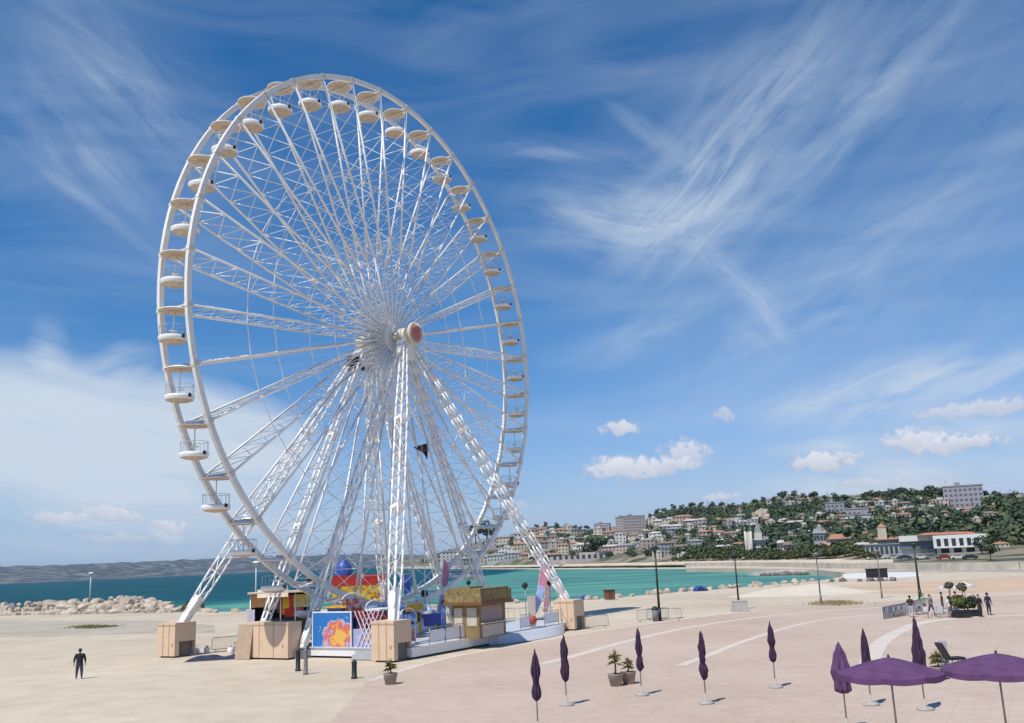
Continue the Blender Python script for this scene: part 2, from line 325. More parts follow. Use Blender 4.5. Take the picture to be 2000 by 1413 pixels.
def ribbon(name, pts, w, z=.011, mt=None):
    q = [P(x, y) for x, y in pts]
    # smooth
    s = []
    for i in range(len(q)-1):
        p0 = q[max(0, i-1)]; p1 = q[i]; p2 = q[i+1]; p3 = q[min(len(q)-1, i+2)]
        for k in range(8):
            t = k/8; s.append(.5*((2*p1)+(p2-p0)*t+(2*p0-5*p1+4*p2-p3)*t*t+(3*p1-p0-3*p2+p3)*t**3))
    s.append(q[-1]); Lf = []; Rt = []
    for i, p in enumerate(s):
        d = (s[min(i+1, len(s)-1)]-s[max(0, i-1)]).normalized(); nn = Vector((-d.y, d.x, 0))*w/2; Lf.append(p+nn); Rt.append(p-nn)
    b = MB(); k = len(s); b.add([(v.x, v.y, z) for v in Lf+Rt], [(i, k+i, k+i+1, i+1) for i in range(k-1)])
    return struct(b.build(name, mt or STRIP))
ribbon('paving_strip', [(1060,1297),(1120,1282),(1237,1250),(1375,1221),(1540,1200),(1740,1186),(1960,1178)], .7)
ribbon('paving_strip', [(1330,1300),(1385,1280),(1450,1254),(1546,1224),(1618,1210),(1726,1200),(1960,1189)], .55)
ribbon('paving_strip', [(1690,1330),(1704,1280),(1726,1252),(1762,1231),(1810,1215),(1906,1206),(2050,1200)], 1.0)
ribbon('path_edge', [(720,1331),(860,1289),(1000,1263),(1120,1241),(1260,1220),(1400,1202),(1520,1189),(1640,1181),(1760,1174),(1925,1166)], .5, .013)
SANDW = mat('white_sand', (.66,.58,.46), .95, var=.06, scale=.2, bump=.6, bscale=1.5)
SANDR = mat('orange_sand', (.58,.42,.29), .95, var=.1, scale=.1, bump=.4, bscale=2)
struct(sheet('sand_field', [P(x, y) for x, y in ((1660,1146),(1760,1138),(1860,1133),(2100,1122),(2250,1125),(2100,1150),(1900,1158),(1750,1160),(1650,1158))], .005, SANDR))
# low mounds of sand
def mound(px, py, wx, wy, h):
    c = P(px, py); b = MB(); nu, nv = 26, 14; vs = []
    for j in range(nv+1):
        for i in range(nu+1):
            u = -1+2*i/nu; v = -1+2*j/nv; r = min(1, math.hypot(u, v)); z = h*(math.cos(r*math.pi)*.5+.5)*(1+.5*mnoise.noise(Vector((u*2+px, v*2, 0))))
            vs.append((c.x+u*wx, c.y+v*wy, z-.03))
    b.add(vs, [(j*(nu+1)+i, j*(nu+1)+i+1, (j+1)*(nu+1)+i+1, (j+1)*(nu+1)+i) for j in range(nv) for i in range(nu)], smooth=True)
    return struct(b.build('sand_mound', SANDW))
mound(1570,1160,11,7,1.1); mound(1510,1163,7,5,.5)

# ------------------------------------------------------------------ far terrain
SKY = [(760,1098),(830,1089),(870,1078),(920,1064),(960,1056),(1000,1048),(1020,1040),(1060,1031),(1100,1031),(1130,1040),(1180,1035),(1220,1028),(1262,1022),(1278,1009),(1310,1001),(1360,996),(1400,994),(1450,994),(1500,985),(1550,977),(1600,981),(1650,984),(1700,979),(1750,977),(1800,977),(1840,975),(1880,985),(1925,985),(2000,985),(2200,995)]
SHORED = [(760,1900),(830,1500),(880,1150),(940,930),(1000,790),(1100,640),(1250,510),(1430,409),(1520,360),(1600,330),(1700,300),(1800,285),(2200,270)]
RIDGED = [(760,2600),(900,1900),(1000,1500),(1100,1350),(1300,1150),(1500,1050),(1700,950),(1900,820),(2200,760)]
def mk_terrain(x0, x1, nx, nd_, shf, ridf, skf, amp, name, mt, zstart, flat, prof):
    vs = []
    for i in range(nx+1):
        px = lerp(x0, x1, i/nx); a = azpx(px); ds = shf(px); dr = ridf(px); top = H+(hory(px)-skf(px))*dr/FPX/math.cos(math.atan((px-1000)/FPX))*1.0
        for j in range(nd_+4):
            if j <= nd_:
                t = j/nd_; d = lerp(ds, dr, t)
                fl = flat/(dr-ds); s_ = max(0, (t-fl)/(1-fl))
                z = zstart+min(1, t/max(fl, 1e-3))*1.2 + (top-zstart-1.2)*prof(s_)
                z += amp*s_*(1-s_)*4*mnoise.noise(Vector((d*math.sin(a)/90, d*math.cos(a)/90, 3)))
            else:
                d = dr+(j-nd_)*120; z = top-(j-nd_)*12
            vs.append((d*math.sin(a), d*math.cos(a), z))
    b = MB(); K = nd_+4
    b.add(vs, [(i*K+j, (i+1)*K+j, (i+1)*K+j+1, i*K+j+1) for i in range(nx) for j in range(K-1)], smooth=True)
    return struct(b.build(name, mt)), vs
HILLM = mat('hill_scrub', (.06,.075,.035), .95, scale=.07, col2=(.32,.27,.19), thr=(.40,.62), bump=1, bscale=.4)
hill, HV = mk_terrain(760, 2200, 160, 44, lambda x: interp(x, SHORED), lambda x: interp(x, RIDGED), lambda x: interp(x, SKY), 7, 'hillside', HILLM, 0.0, 55, lambda s: s**.9)
HK = 48; HX0, HX1, HNX = 760, 2200, 160
def hz(px, d):                                          # terrain height from the grid
    fi = (px-HX0)/(HX1-HX0)*HNX; i = max(0, min(HNX-1, int(fi))); f = fi-i
    def col(i):
        ds = math.hypot(*HV[i*HK][:2]); dr = math.hypot(*HV[i*HK+44][:2]); t = (d-ds)/(dr-ds)*44
        j = max(0, min(43, int(t))); g = max(0, min(1, t-j)); return lerp(HV[i*HK+j][2], HV[i*HK+j+1][2], g)
    return lerp(col(i), col(i+1), f)
def onhill(px, py):                                     # where the sight line through a pixel first meets the hill
    dd = ray(px, py); e = dd.z/math.hypot(dd.x, dd.y); a = math.atan2(dd.x, dd.y)
    lo, hi = azpx(700), azpx(2300); q = 700+(a-lo)/(hi-lo)*1600
    for _ in range(4):
        q += (a-azpx(q))*FPX
    ds, dr = interp(q, SHORED), interp(q, RIDGED)
    for k in range(1, 400):
        d = lerp(ds, dr, k/400)
        if hz(q, d) >= H+d*e: return Vector((d*math.sin(a), d*math.cos(a), hz(q, d))), q, d
    return Vector((dr*math.sin(a), dr*math.cos(a), hz(q, dr))), q, dr
# shore sheet below the hillside
sh = [Vector((interp(x, SHORED)*math.sin(azpx(x)), interp(x, SHORED)*math.cos(azpx(x)), 0)) for x in range(760, 1700, 30)]
BEACHF = mat('far_beach', (.60,.50,.38), .95, var=.12, scale=.08)
b = MB(); inn = []; out = []
for x in range(760, 1760, 20):
    a = azpx(x); ds = interp(x, SHORED); out.append((math.sin(a)*(ds-10), math.cos(a)*(ds-10), SEAZ-.4)); inn.append((math.sin(a)*(ds+30), math.cos(a)*(ds+30), 1.6 if x < 1650 else 1.2))
k = len(inn); b.add(out+inn, [(i, i+1, k+i+1, k+i) for i in range(k-1)]); struct(b.build('far_beach', BEACHF))
# distant coast across the bay
COAST = mat('distant_coast', (.06,.075,.08), .95, scale=.016, col2=(.30,.29,.28), thr=(.46,.74), detail=10)
CS = [(-400,1124),(-100,1118),(75,1112),(180,1107),(300,1101),(400,1096),(500,1092),(600,1088),(700,1084),(800,1084),(880,1090),(960,1094)]
coast, CV = mk_terrain(-400, 960, 150, 16, lambda x: interp(x, [(-400,3300),(75,3500),(400,4300),(960,4800)]), lambda x: interp(x, [(-400,5200),(960,6500)]), lambda x: interp(x, CS)+2.2*mnoise.noise(Vector((x/23, 0, 0)))+1.2*mnoise.noise(Vector((x/7, 5, 0))), 22, 'distant_coast', COAST, -1.5, 200, lambda s: s**.8)

# ------------------------------------------------------------------ vegetation on the hill
def crown_faces(b, c, r, n_, rnd, mi=0, flat=.85):
    for _ in range(n_):
        while True:
            v = Vector((rnd.uniform(-1, 1), rnd.uniform(-1, 1), rnd.uniform(-.7, 1)))
            if .35 < v.length < 1: break
        p = Vector(c)+Vector((v.x*r, v.y*r, v.z*r*flat)); s = r*rnd.uniform(.22, .42)
        nrm = (v.normalized()+Vector((rnd.uniform(-.6, .6), rnd.uniform(-.6, .6), rnd.uniform(-.3, .7)))).normalized()
        u = nrm.orthogonal().normalized(); w_ = nrm.cross(u)
        k = rnd.randint(4, 5); a0 = rnd.random()*6
        b.add([p+u*(math.cos(a0+2*math.pi*i/k)*s*rnd.uniform(.6, 1.1))+w_*(math.sin(a0+2*math.pi*i/k)*s*rnd.uniform(.6, 1.1)) for i in range(k)], [tuple(range(k))], mi)
rnd = random.Random(5)
PINE = mat('dark_pine_foliage', (.024,.045,.024), .7, scale=.05, col2=(.065,.10,.048), coord='Object', detail=8)
PINE2 = mat('green_foliage', (.04,.065,.022), .7, scale=.06, col2=(.085,.12,.04), coord='Object', detail=8)
# px, py(base), wall, roof, kind, width, depth, storeys, scale, label
HS = [
 (880,1097,'white','grey','flat',16,10,3),(905,1090,'cream','orange','gable',13,10,2),(915,1104,'grey','pale','flat',20,10,2),(935,1082,'white','brown','gable',12,9,2),(948,1100,'cream','pale','flat',22,10,2),(962,1068,'pink','brown','gable',11,9,2),
 (975,1097,'green-grey','grey','gable',18,9,2),(985,1062,'cream','grey','gable',12,9,2),(992,1082,'white','pale','flat',14,10,2),(1008,1093,'green-grey','pale','flat',20,9,2),(1020,1075,'tan','orange','gable',12,9,2),(1032,1062,'cream','brown','gable',11,8,1),
 (1050,1062,'tan','orange','gable',13,9,2),(1068,1072,'grey','brown','gable',12,9,2),(1080,1090,'tan','orange','wing',13,9,1),(1102,1083,'cream','orange','gable',9,9,3),(1098,1060,'tan','pale','flat',10,9,1),(1118,1058,'white','pale','flat',12,9,1),(1125,1048,'cream','grey','flat',14,10,2),
 (1150,1056,'green-grey','pale','flat',16,9,1),(1140,1070,'white','pale','gable',16,9,1),(1178,1058,'green-grey','pale','flat',24,9,1),(1212,1062,'white','pale','flat',9,9,3),(1165,1078,'pink','brown','gable',14,9,1),(1195,1080,'pink','pale','wing',18,9,2),(1222,1078,'pink','grey','gable',14,9,2),
 (1240,1052,'cream','brown','gable',12,9,1),(1262,1044,'tan','pale','flat',10,8,1),(1268,1074,'pink','pale','flat',13,9,3),(1290,1060,'cream','pale','flat',10,8,2),(1282,1048,'white','pale','gable',11,8,1),(1292,1024,'cream','pale','gable',14,9,1),(1310,1020,'cream','pale','flat',14,8,1),
 (1322,1034,'white','pale','gable',10,9,1),(1335,1022,'tan','orange','wing',16,9,2),(1352,1024,'cream','pale','gable',15,9,1),(1362,1032,'cream','brown','flat',14,8,1),(1318,1046,'grey','grey','gable',10,8,2),(1300,1074,'grey','brown','gable',13,9,2),(1330,1074,'pink','brown','gable',16,9,1),(1305,1084,'grey','grey','flat',14,9,2),
 (1345,1052,'grey','pale','flat',10,8,1),(1366,1060,'cream','pale','gable',12,8,1),(1378,1052,'pink','orange','gable',12,8,2),(1392,1046,'pink','orange','gable',16,8,1),(1408,1052,'white','orange','gable',8,8,2),(1430,1048,'pink','brown','gable',18,8,1),(1360,1070,'grey','grey','gable',14,8,2),(1420,1074,'tan','pale','gable',20,8,1),
 (1440,1028,'white','pale','flat',8,8,2),(1425,1032,'grey','grey','flat',8,8,2),(1445,1014,'green-grey','grey','gable',12,8,1),(1447,1000,'pink','brown','flat',6,7,1),(1478,1021,'grey','pale','flat',12,8,1),(1522,1026,'white','pale','gable',6,7,1),(1532,1022,'green-grey','pale','gable',8,7,1),
 (1555,1027,'cream','pale','gable',16,8,1),(1562,1042,'grey','grey','gable',9,8,1),(1586,1026,'white','pale','flat',5,6,2),(1510,984,'green-grey','pale','flat',11,8,1),(1528,982,'white','pale','flat',7,8,1),(1565,982,'white','brown','gable',10,8,1),(1583,981,'cream','pale','flat',9,8,1),
 (1612,1026,'pink','orange','gable',14,8,1),(1632,1036,'white','pale','flat',9,8,1),(1665,1036,'cream','brown','gable',11,8,1),(1672,988,'cream','pale','flat',8,8,1),(1700,988,'cream','brown','gable',12,8,1),(1724,994,'green-grey','pale','flat',9,8,2),(1715,982,'white','orange','gable',10,7,1),(1770,990,'grey','brown','gable',14,8,1),
 (1776,999,'grey','pale','flat',20,8,1),(1748,1018,'cream','pale','flat',6,7,2),(1768,1018,'pink','orange','gable',10,7,2),(1800,1010,'cream','pale','flat',6,7,2),(1815,1018,'green-grey','pale','flat',22,8,1),(1805,996,'white','grey','flat',12,8,1),(1838,990,'pink','pale','flat',12,8,2),(1856,1001,'pink','brown','gable',10,8,1),
 (1858,1019,'grey','pale','flat',12,7,1),(1750,1035,'green-grey','pale','gable',17,8,1),(1778,1032,'white','pale','flat',12,8,1),(1890,1002,'tan','orange','gable',12,8,1),(1915,1000,'white','orange','gable',12,8,1),(1892,1024,'tan','brown','gable',12,8,1),(1918,1016,'cream','brown','gable',10,8,1),(1955,1010,'cream','orange','gable',12,8,1),(1960,1030,'white','pale','flat',12,8,1)]
XR_ = random.Random(33); tries = 0; extra = 0
while extra < 90 and tries < 9000:
    tries += 1; x = XR_.uniform(1005, 1960); y0 = interp(x, SKY); y = XR_.uniform(y0+5, 1094 if x < 1340 else 1070)
    if 1278 < x < 1480 and y < y0+26: continue
    if 1500 < x < 1600 and 990 < y < 1018: continue
    if any(abs(x-h[0]) < 13 and abs(y-h[1]) < 9 for h in HS) or any(abs(x-q[0]) < q[2]+5 and -q[3]-4 < y-q[1] < 8 for q in ((1885,992,40,37),(1240,1040,26,30),(1632,1002,22,18),(1674,1008,24,12),(1697,1020,20,13),(1172,1092,100,14),(1487,1012,24,28),(1484,1080,34,40),(1603,1064,16,40),(1650,1064,30,18),(1738,1066,36,40),(1690,1078,22,16),(1537,1078,22,16),(1855,1080,92,40))): continue
    k9 = XR_.choice([('cream','orange','gable',10,8,1),('white','pale','flat',11,8,1),('tan','brown','gable',9,8,2),('grey','pale','flat',13,8,1),('pink','orange','gable',10,8,1),('green-grey','pale','gable',12,8,1),('cream','pale','flat',8,8,2)])
    HS.append((x, y)+k9); extra += 1
BIG = [(1885,992,40,37),(1240,1040,26,30),(1212,1036,14,24),(1176,1040,18,16),(1632,1002,22,18),(1674,1008,24,12),(1697,1020,20,13),(1172,1092,100,14),(1487,1012,20,26),(1484,1080,34,40),(1603,1064,14,40),(1650,1064,28,18),(1612,1076,18,14),(1738,1066,34,40),(1690,1078,22,16),(1545,1078,15,16),(1530,1076,12,16),(1855,1080,92,40)]
def blocked(px, py):
    for h in HS:
        wp = h[5]*1.05*.5
        if abs(px-h[0]) < wp+2.5 and -2.5 < py-h[1] < 7: return True
    for (x, y, hw, hh) in BIG:
        if abs(px-x) < hw and -3 < py-y < 10: return True
    return False
def dens_wood(px, py):
    # how thickly the slope is wooded, by sector
    top = interp(px, SKY)
    v = .72
    if 1275 < px < 1860 and py < top+28: v = .97
    if 1000 < px < 1150 and py < top+22: v = .97
    if 1500 < px < 1640 and py < top+60: v = .95
    if 1160 < px < 1265 and py < top+18: v = .25
    if py > 1070: v = .55
    if 1335 < px < 1700 and py > 1076: v = 1.0
    if px > 1660 and 1050 < py: v = .6
    if 1150 < px < 1300 and py > top+22: v = .5
    if px < 980: v = .45
    return v
b = MB(); placed = 0
for _ in range(6500):
    px = rnd.uniform(820, 2120); yb = hory(px)+interp(px, [(800,6),(1000,10),(1300,8),(1500,16),(1700,16),(2100,16)]); yt = interp(px, SKY)
    py = lerp(yt+1, yb-4, rnd.random()**1.25)
    cl = mnoise.noise(Vector((px/22, py/9, 1)))*.5+.5
    if cl*1.5*dens_wood(px, py)+.25*dens_wood(px, py) < rnd.uniform(.35, .8): continue
    if blocked(px, py): continue
    p, q, d = onhill(px, py)
    if d < interp(q, SHORED)+(48 if px < 1330 or px > 1700 else 16): continue
    r = rnd.uniform(1.7, 3.6); u_ = rnd.random(); mi_ = 0 if u_ < .5 else (1 if u_ < .82 else 2)
    if rnd.random() < .07: crown_faces(b, p+Vector((0, 0, r*1.6)), r*.45, 22, rnd, 0, 4.2)
    else: crown_faces(b, p+Vector((0, 0, r*.75)), r, 24, rnd, mi_, rnd.choice((.55, .8, .95)))
    placed += 1
PINE3 = mat('olive_green_foliage', (.07,.085,.035), .7, scale=.08, col2=(.13,.15,.06), detail=8)
wood = b.build('hillside_wood', [PINE, PINE2, PINE3]); struct(wood, 'stuff'); wood['label'] = 'dark green wood covering the hillside between the houses'; wood['category'] = 'wood'
# individual trees along the skyline
def tree_proto(name, h, r, seed, mt, mt2=None, n_=260, flat=.8, trunk=True):
    rn = random.Random(seed); t = thing(name, (0, 0, 0), 0, '', 'tree')
    b = MB()
    b.tube((0, 0, -.5), (0.1*r, 0, h*.45), h*.035, 6, 0, h*.022); 
    for k in range(4):
        a = k*1.6+rn.random(); b.tube((0.1*r*.7, 0, h*.35), (math.cos(a)*r*.55, math.sin(a)*r*.55, h*.7), h*.016, 5, 0, h*.007)
    b.build('trunk', TRUNK, t)
    c = MB()
    for k in range(9):
        a = rn.random()*6.28; rr = rn.random()**.5*r*.62; cz = h*.42+rn.random()*(h*.48)
        crown_faces(c, (math.cos(a)*rr, math.sin(a)*rr, cz), r*rn.uniform(.3, .52), n_//9, rn, rn.random() < .35, flat)
    c.build('crown', [mt, mt2 or mt], t); return t
SKYTREES = [1030,1048,1066,1088,1108,1124,1133,1147,1270,1284,1298,1316,1332,1351,1370,1392,1410,1432,1455,1474,1492,1512,1531,1552,1571,1590,1612,1634,1651,1690,1704,1716,1728,1742,1758,1771,1786,1802,1815,1828,1838,1846,1905,1918,1950,1980]
tp = [tree_proto('pine_tree', 9, 4.4, 11, PINE, PINE2), tree_proto('pine_tree', 8, 5.0, 12, PINE, PINE2, flat=.6), tree_proto('pine_tree', 10, 3.4, 13, PINE, PINE2)]
kk = 0
for i, px in enumerate(SKYTREES):
    pt, q, d = onhill(px, interp(px, SKY)+1.2); s = rnd.uniform(.75, 1.15)
    src = tp[i % 3]; lab = 'dark pine standing on the wooded skyline of the hill behind the bay'
    if i < 3: o = src; o.location = pt; o.scale = (s,)*3; o['label'] = lab
    else: o = dup(o if False else src, pt, rnd.random()*6, lab, scale=s)
    o['group'] = 'pines along the skyline of the hill'
# bushy trees in the belt above the beach, a few metres apart
BELT = [(1352,1089,1.0),(1366,1087,.9),(1384,1088,1.1),(1402,1087,1),(1421,1088,1.1),(1440,1087,1),(1459,1088,.9),(1478,1089,.9),(1498,1090,1),(1512,1089,1),(1532,1089,.9),(1550,1088,1),(1568,1086,1.1),(1586,1085,1.1),(1604,1084,1.1),(1622,1083,1.1),(1640,1081,1.2),(1652,1079,1.2),(1668,1083,1.1),(1684,1086,.9)]
BELT = BELT+[(x+9, y+5.5, s_*.85) for (x, y, s_) in BELT]+[(1340,1094,.7),(1332,1096,.6),(1318,1096,.55),(1700,1090,.7),(1712,1091,.6)]
OLIVE = mat('olive_foliage', (.045,.06,.018), .7, scale=.2, col2=(.10,.12,.035)); OLIVE2 = mat('dark_olive_foliage', (.03,.042,.014), .7, scale=.2, col2=(.06,.08,.026))
bt = tree_proto('bushy_tree', 5.5, 3.9, 21, OLIVE, OLIVE2, 420, .75)
for i, (px, py, s) in enumerate(BELT):
    pt, q, d = onhill(px, py+3)
    lab = 'low olive green tree in the row between the beach promenade and the villas'
    if i == 0: o = bt; o.location = pt; o['label'] = lab
    else: o = dup(bt, pt, rnd.random()*6, lab, scale=s*d/470)
    o.scale = (s*d/470,)*3
    o['group'] = 'low trees above the beach promenade'
for i, (px, py, s, lab) in enumerate([(950,1066,3.2,'dark round tree behind the right leg of the wheel'),(1165,1092,3.0,'large dark tree on the slope left of the pink terrace wall'),(1150,1095,2.2,'smaller dark tree beside the largest tree above the far beach'),(930,1062,2.6,'dark tree among the pale houses just right of the wheel'),(1918,1084,2.1,'tall dark tree at the right end of the long white pavilion'),(1935,1096,1.9,'dark tree below the right end of the white pavilion')]):
    pt, q, d = onhill(px, py); o = dup(tp[i % 2], pt, i*1.3, lab, scale=s*d/1000); o['group'] = 'large trees standing out on the slope'

# ------------------------------------------------------------------ houses
def roofmat(n_, c): return mat('roof_'+n_, c, .85, var=.18, scale=.5)
WALLC = {'cream': (.56,.50,.40), 'white': (.68,.66,.62), 'pink': (.55,.42,.36), 'grey': (.38,.38,.38), 'tan': (.48,.39,.29), 'green-grey': (.40,.44,.41)}
ROOFC = {'orange': (.42,.22,.13), 'grey': (.30,.30,.31), 'brown': (.26,.19,.15), 'pale': (.55,.52,.47)}
WINM = mat('window_glass', (.05,.06,.075), .25, var=.2, spec=.6)
HP = {}
def house_proto(wc, rc, kind, w_, d_, st):
    key = (wc, rc, kind, w_, d_, st)
    wm_ = mat('wall_'+wc, WALLC[wc], .85, var=.08, scale=.6); rm = roofmat(rc, ROOFC[rc]); h = st*3.0
    e = bpy.data.objects.new('hillside_house', None)
    C.objects.link(e)
    b = MB(); b.box((-w_/2, -d_/2, -4), (w_/2, d_/2, h))
    if kind == 'wing': b.box((w_/2, -d_/2+1, -4), (w_/2+w_*.45, d_/2-1, h*.6))
    r = MB()
    if kind in ('gable', 'wing'):
        o_ = .5; zr = h+min(2.4, d_*.2); r.add([(-w_/2-o_, -d_/2-o_, h), (w_/2+o_, -d_/2-o_, h), (w_/2+o_, d_/2+o_, h), (-w_/2-o_, d_/2+o_, h), (-w_/2+d_*.3, 0, zr), (w_/2-d_*.3, 0, zr)], [(0,1,5,4),(2,3,4,5),(1,2,5),(3,0,4),(3,2,1,0)])
        if kind == 'wing': r.box((w_/2+.003, -d_/2+.6, h*.6), (w_/2+w_*.45+.4, d_/2-.6, h*.6+.35))
    else: r.box((-w_/2-.3, -d_/2-.3, h), (w_/2+.3, d_/2+.3, h+.5)); r.box((-w_/5, -d_/5, h+.5), (w_/6, d_/5, h+1.9))
    r.build('roof', rm, e)
    g = b; nw = max(2, int(w_/2.8))
    for s_ in range(st):
        for i in range(nw):
            x = -w_/2+w_*(i+.5)/nw; g.box((x-.55, -d_/2-.06, s_*3+.9), (x+.55, -d_/2+.1, s_*3+2.3), 1)
    for s_ in range(st):
        for i in (-.25, .25): g.box((-w_/2-.06, d_*i-.5, s_*3+.9), (-w_/2+.1, d_*i+.5, s_*3+2.3), 1)
    b.build('wall', [wm_, WINM], e)
    return e
_hp = {}; rows = {}
for k_, (px, py, wc, rc, kd, w_, d_, st) in enumerate(HS):
    pt, q, d = onhill(px, py); s = 1.0
    key = (wc, rc, kd, w_, d_, st); e = _hp.get(key)
    if e is None: e = house_proto(*key); _hp[key] = e
    else: e = dup(e)
    s = d/900*1.12
    e.location = pt; e.scale = (s, s, s*.85); e.rotation_euler = (0, 0, -math.atan2(pt.x, pt.y)+rnd.uniform(-.5, .5)); e['category'] = 'house'; e['group'] = 'houses on the hillside behind the bay'
    kw = {'gable': '%s-roofed %s house', 'flat': 'flat-topped %s house with %s roof', 'wing': '%s-roofed %s winged house'}[kd]
    desc = (kw % (rc, wc)) if kd != 'flat' else (kw % (wc, rc))
    frac = (py-interp(px, SKY))/(hory(px)+12-interp(px, SKY)); row = 'near the crest' if frac < .3 else ('halfway up' if frac < .65 else 'low on')
    rows.setdefault((desc, row), []).append((px, e))
for (desc, row), lst in rows.items():
    lst.sort(key=lambda t: t[0])
    for i, (px, e) in enumerate(lst):
        where = {'near the crest': 'near the hill crest', 'halfway up': 'halfway up the hill', 'low on': 'low on the hill'}[row]
        e['label'] = desc+' '+where if len(lst) == 1 else '%s %s, %s such from the left' % (desc, where, ORD[i])

def bldg(name, px, py, label, cat, parts, rz=0, dist=None, scale=1):
    pt, q, d = onhill(px, py)
    e = thing(name, pt, -math.atan2(pt.x, pt.y)+rz, label, cat)
    for (pn, mt, fn) in parts:
        b = MB(); r = fn(b, d)
        if pn in ('window', 'arch') and len(b.f) % 6 == 0 and len(b.f) > 6:
            for k in range(len(b.f)//6):
                c = MB(); c.add(b.v[k*8:k*8+8], [(0,2,3,1),(4,5,7,6),(0,1,5,4),(2,6,7,3),(0,4,6,2),(1,3,7,5)]); c.build(pn, mt, e)
        elif b.f: b.build(pn, mt, e)
    return e
GREYW = mat('wall_slab_grey', (.34,.33,.36), .85, var=.06, scale=.3)
def px2m(d): return d/FPX
def facade(base, cols, rows_):
    m = base.copy(); t = m.node_tree; b = t.nodes['Principled BSDF']; src = b.inputs['Base Color'].links[0].from_socket
    tcn = t.nodes.new('ShaderNodeTexCoord'); s = t.nodes.new('ShaderNodeSeparateXYZ'); t.links.new(tcn.outputs['Object'], s.inputs[0])
    def f(o, p, lo):
        a = t.nodes.new('ShaderNodeMath'); a.operation = 'PINGPONG'; a.inputs[1].default_value = p/2; t.links.new(o, a.inputs[0])
        c = t.nodes.new('ShaderNodeMath'); c.operation = 'GREATER_THAN'; c.inputs[1].default_value = lo*p/2; t.links.new(a.outputs[0], c.inputs[0]); return c.outputs[0]
    mu = t.nodes.new('ShaderNodeMath'); mu.operation = 'MULTIPLY'; t.links.new(f(s.outputs[0], 2.6, .4), mu.inputs[0]); t.links.new(f(s.outputs[2], 2.9, .5), mu.inputs[1])
    mx = t.nodes.new('ShaderNodeMix'); mx.data_type = 'RGBA'; t.links.new(mu.outputs[0], mx.inputs[0]); t.links.new(src, mx.inputs[6]); mx.inputs[7].default_value = (.13,.13,.16,1); t.links.new(mx.outputs[2], b.inputs['Base Color']); return m
def slab_parts(wpx, hpx, dep, cols, rows_, wall=GREYW, roof=None):
    def wall_f(b, d): s = px2m(d); b.box((-wpx*s/2, 0, -6), (wpx*s/2, dep, hpx*s))
    def roof_f(b, d): s = px2m(d); b.box((-wpx*s/2-.3, -.3, hpx*s), (wpx*s/2+.3, dep+.3, hpx*s+.7)); b.box((-wpx*s*.2, 3, hpx*s+.7), (-wpx*s*.05, dep-3, hpx*s+2.5))
    return [('wall', facade(wall, cols, rows_), wall_f), ('roof', roof or roofmat('grey', ROOFC['grey']), roof_f)]
bldg('apartment_slab', 1885, 992, 'broad grey apartment slab standing on top of the hill at the right', 'apartment block', slab_parts(63, 37, 14, 16, 9))
bldg('apartment_slab', 1240, 1040, 'grey apartment slab with a squared end on the left part of the skyline', 'apartment block', slab_parts(42, 30, 16, 9, 7, mat('wall_slab_tan', (.42,.37,.34), .85, var=.08, scale=.3)), .15)
bldg('apartment_slab', 1212, 1036, 'tan apartment block overlapping the slab on the left skyline', 'apartment block', slab_parts(18, 24, 14, 4, 5, mat('wall_slab_rose', (.46,.39,.37), .85, var=.08, scale=.3)), -.2)
bldg('apartment_slab', 1176, 1040, 'low pale apartment block, leftmost on the skyline right of the wheel', 'apartment block', slab_parts(30, 16, 14, 7, 3, mat('wall_slab_pale', (.44,.42,.43), .85, var=.08, scale=.3)), -.1)
bldg('apartment_slab', 1632, 1002, 'wide grey stepped apartment building below the crest', 'apartment block', slab_parts(34, 18, 12, 8, 4), .1)
bldg('apartment_slab', 1674, 1008, 'lower grey terrace building right of the stepped apartment building', 'apartment block', slab_parts(42, 12, 10, 10, 3), -.1)
bldg('apartment_slab', 1697, 1020, 'white fronted block below the grey terrace building', 'apartment block', slab_parts(36, 13, 10, 7, 3, mat('wall_slab_white', (.50,.53,.52), .8, var=.08, scale=.3)), .1)
bldg('terrace_wall', 1172, 1092, 'long pink and grey retaining terrace above the far beach', 'terrace', [('wall', mat('wall_pinkish', (.50,.42,.38), .85, var=.15, scale=.3), lambda b, d: (b.box((-95*px2m(d), 0, -3), (95*px2m(d), 4, 7*px2m(d))), b.box((-40*px2m(d), 4.01, -3), (90*px2m(d), 9, 13*px2m(d))))), ('arch', WINM, lambda b, d: [b.box((i*px2m(d)-1, -.1, .5), (i*px2m(d)+1, .2, 3.2)) for i in range(-86, 92, 11)])])
def ball_villa(b, d): s = px2m(d); b.ball((0, 0, 9*s), 17*s, 16, 10, sc_=(1.05, .8, .62)); b.tube((6*s, 0, -18*s), (6*s, 0, 4*s), 5*s, 10)
#bldg('rock_outcrop', 1487, 1010, 'pale rounded rock outcrop standing out of the dark wood', 'rock outcrop', [('rock', ROCK, ball_villa)])
def castle(b, d):
    s = px2m(d); b.box((-12*s, 0, -3), (36*s, 12, 22*s)); b.box((-14*s, -3, -3), (-4*s, 8, 38*s)); b.box((2*s, 1, 22.01*s), (16*s, 9, 36*s))
    for x in (-14, -4): b.tube((x*s, -3, -3), (x*s, -3, 40*s), 2.2*s, 8)
def castle_roof(b, d):
    s = px2m(d)
    for x in (-14, -4): b.tube((x*s, -3, 40.05*s), (x*s, -3, 48*s), 2.6*s, 8, 0, .05)
    b.add([(-13*s, -1, 22.05*s), (37*s, -1, 22.05*s), (37*s, 13, 22.05*s), (-13*s, 13, 22.05*s), (17*s, 6, 30*s), (32*s, 6, 27*s)], [(0,1,5,4),(2,3,4,5),(1,2,5),(3,0,4)])
    b.tube((9*s, 5, 36.05*s), (9*s, 5, 56*s), 9*s, 4, 0, .5)
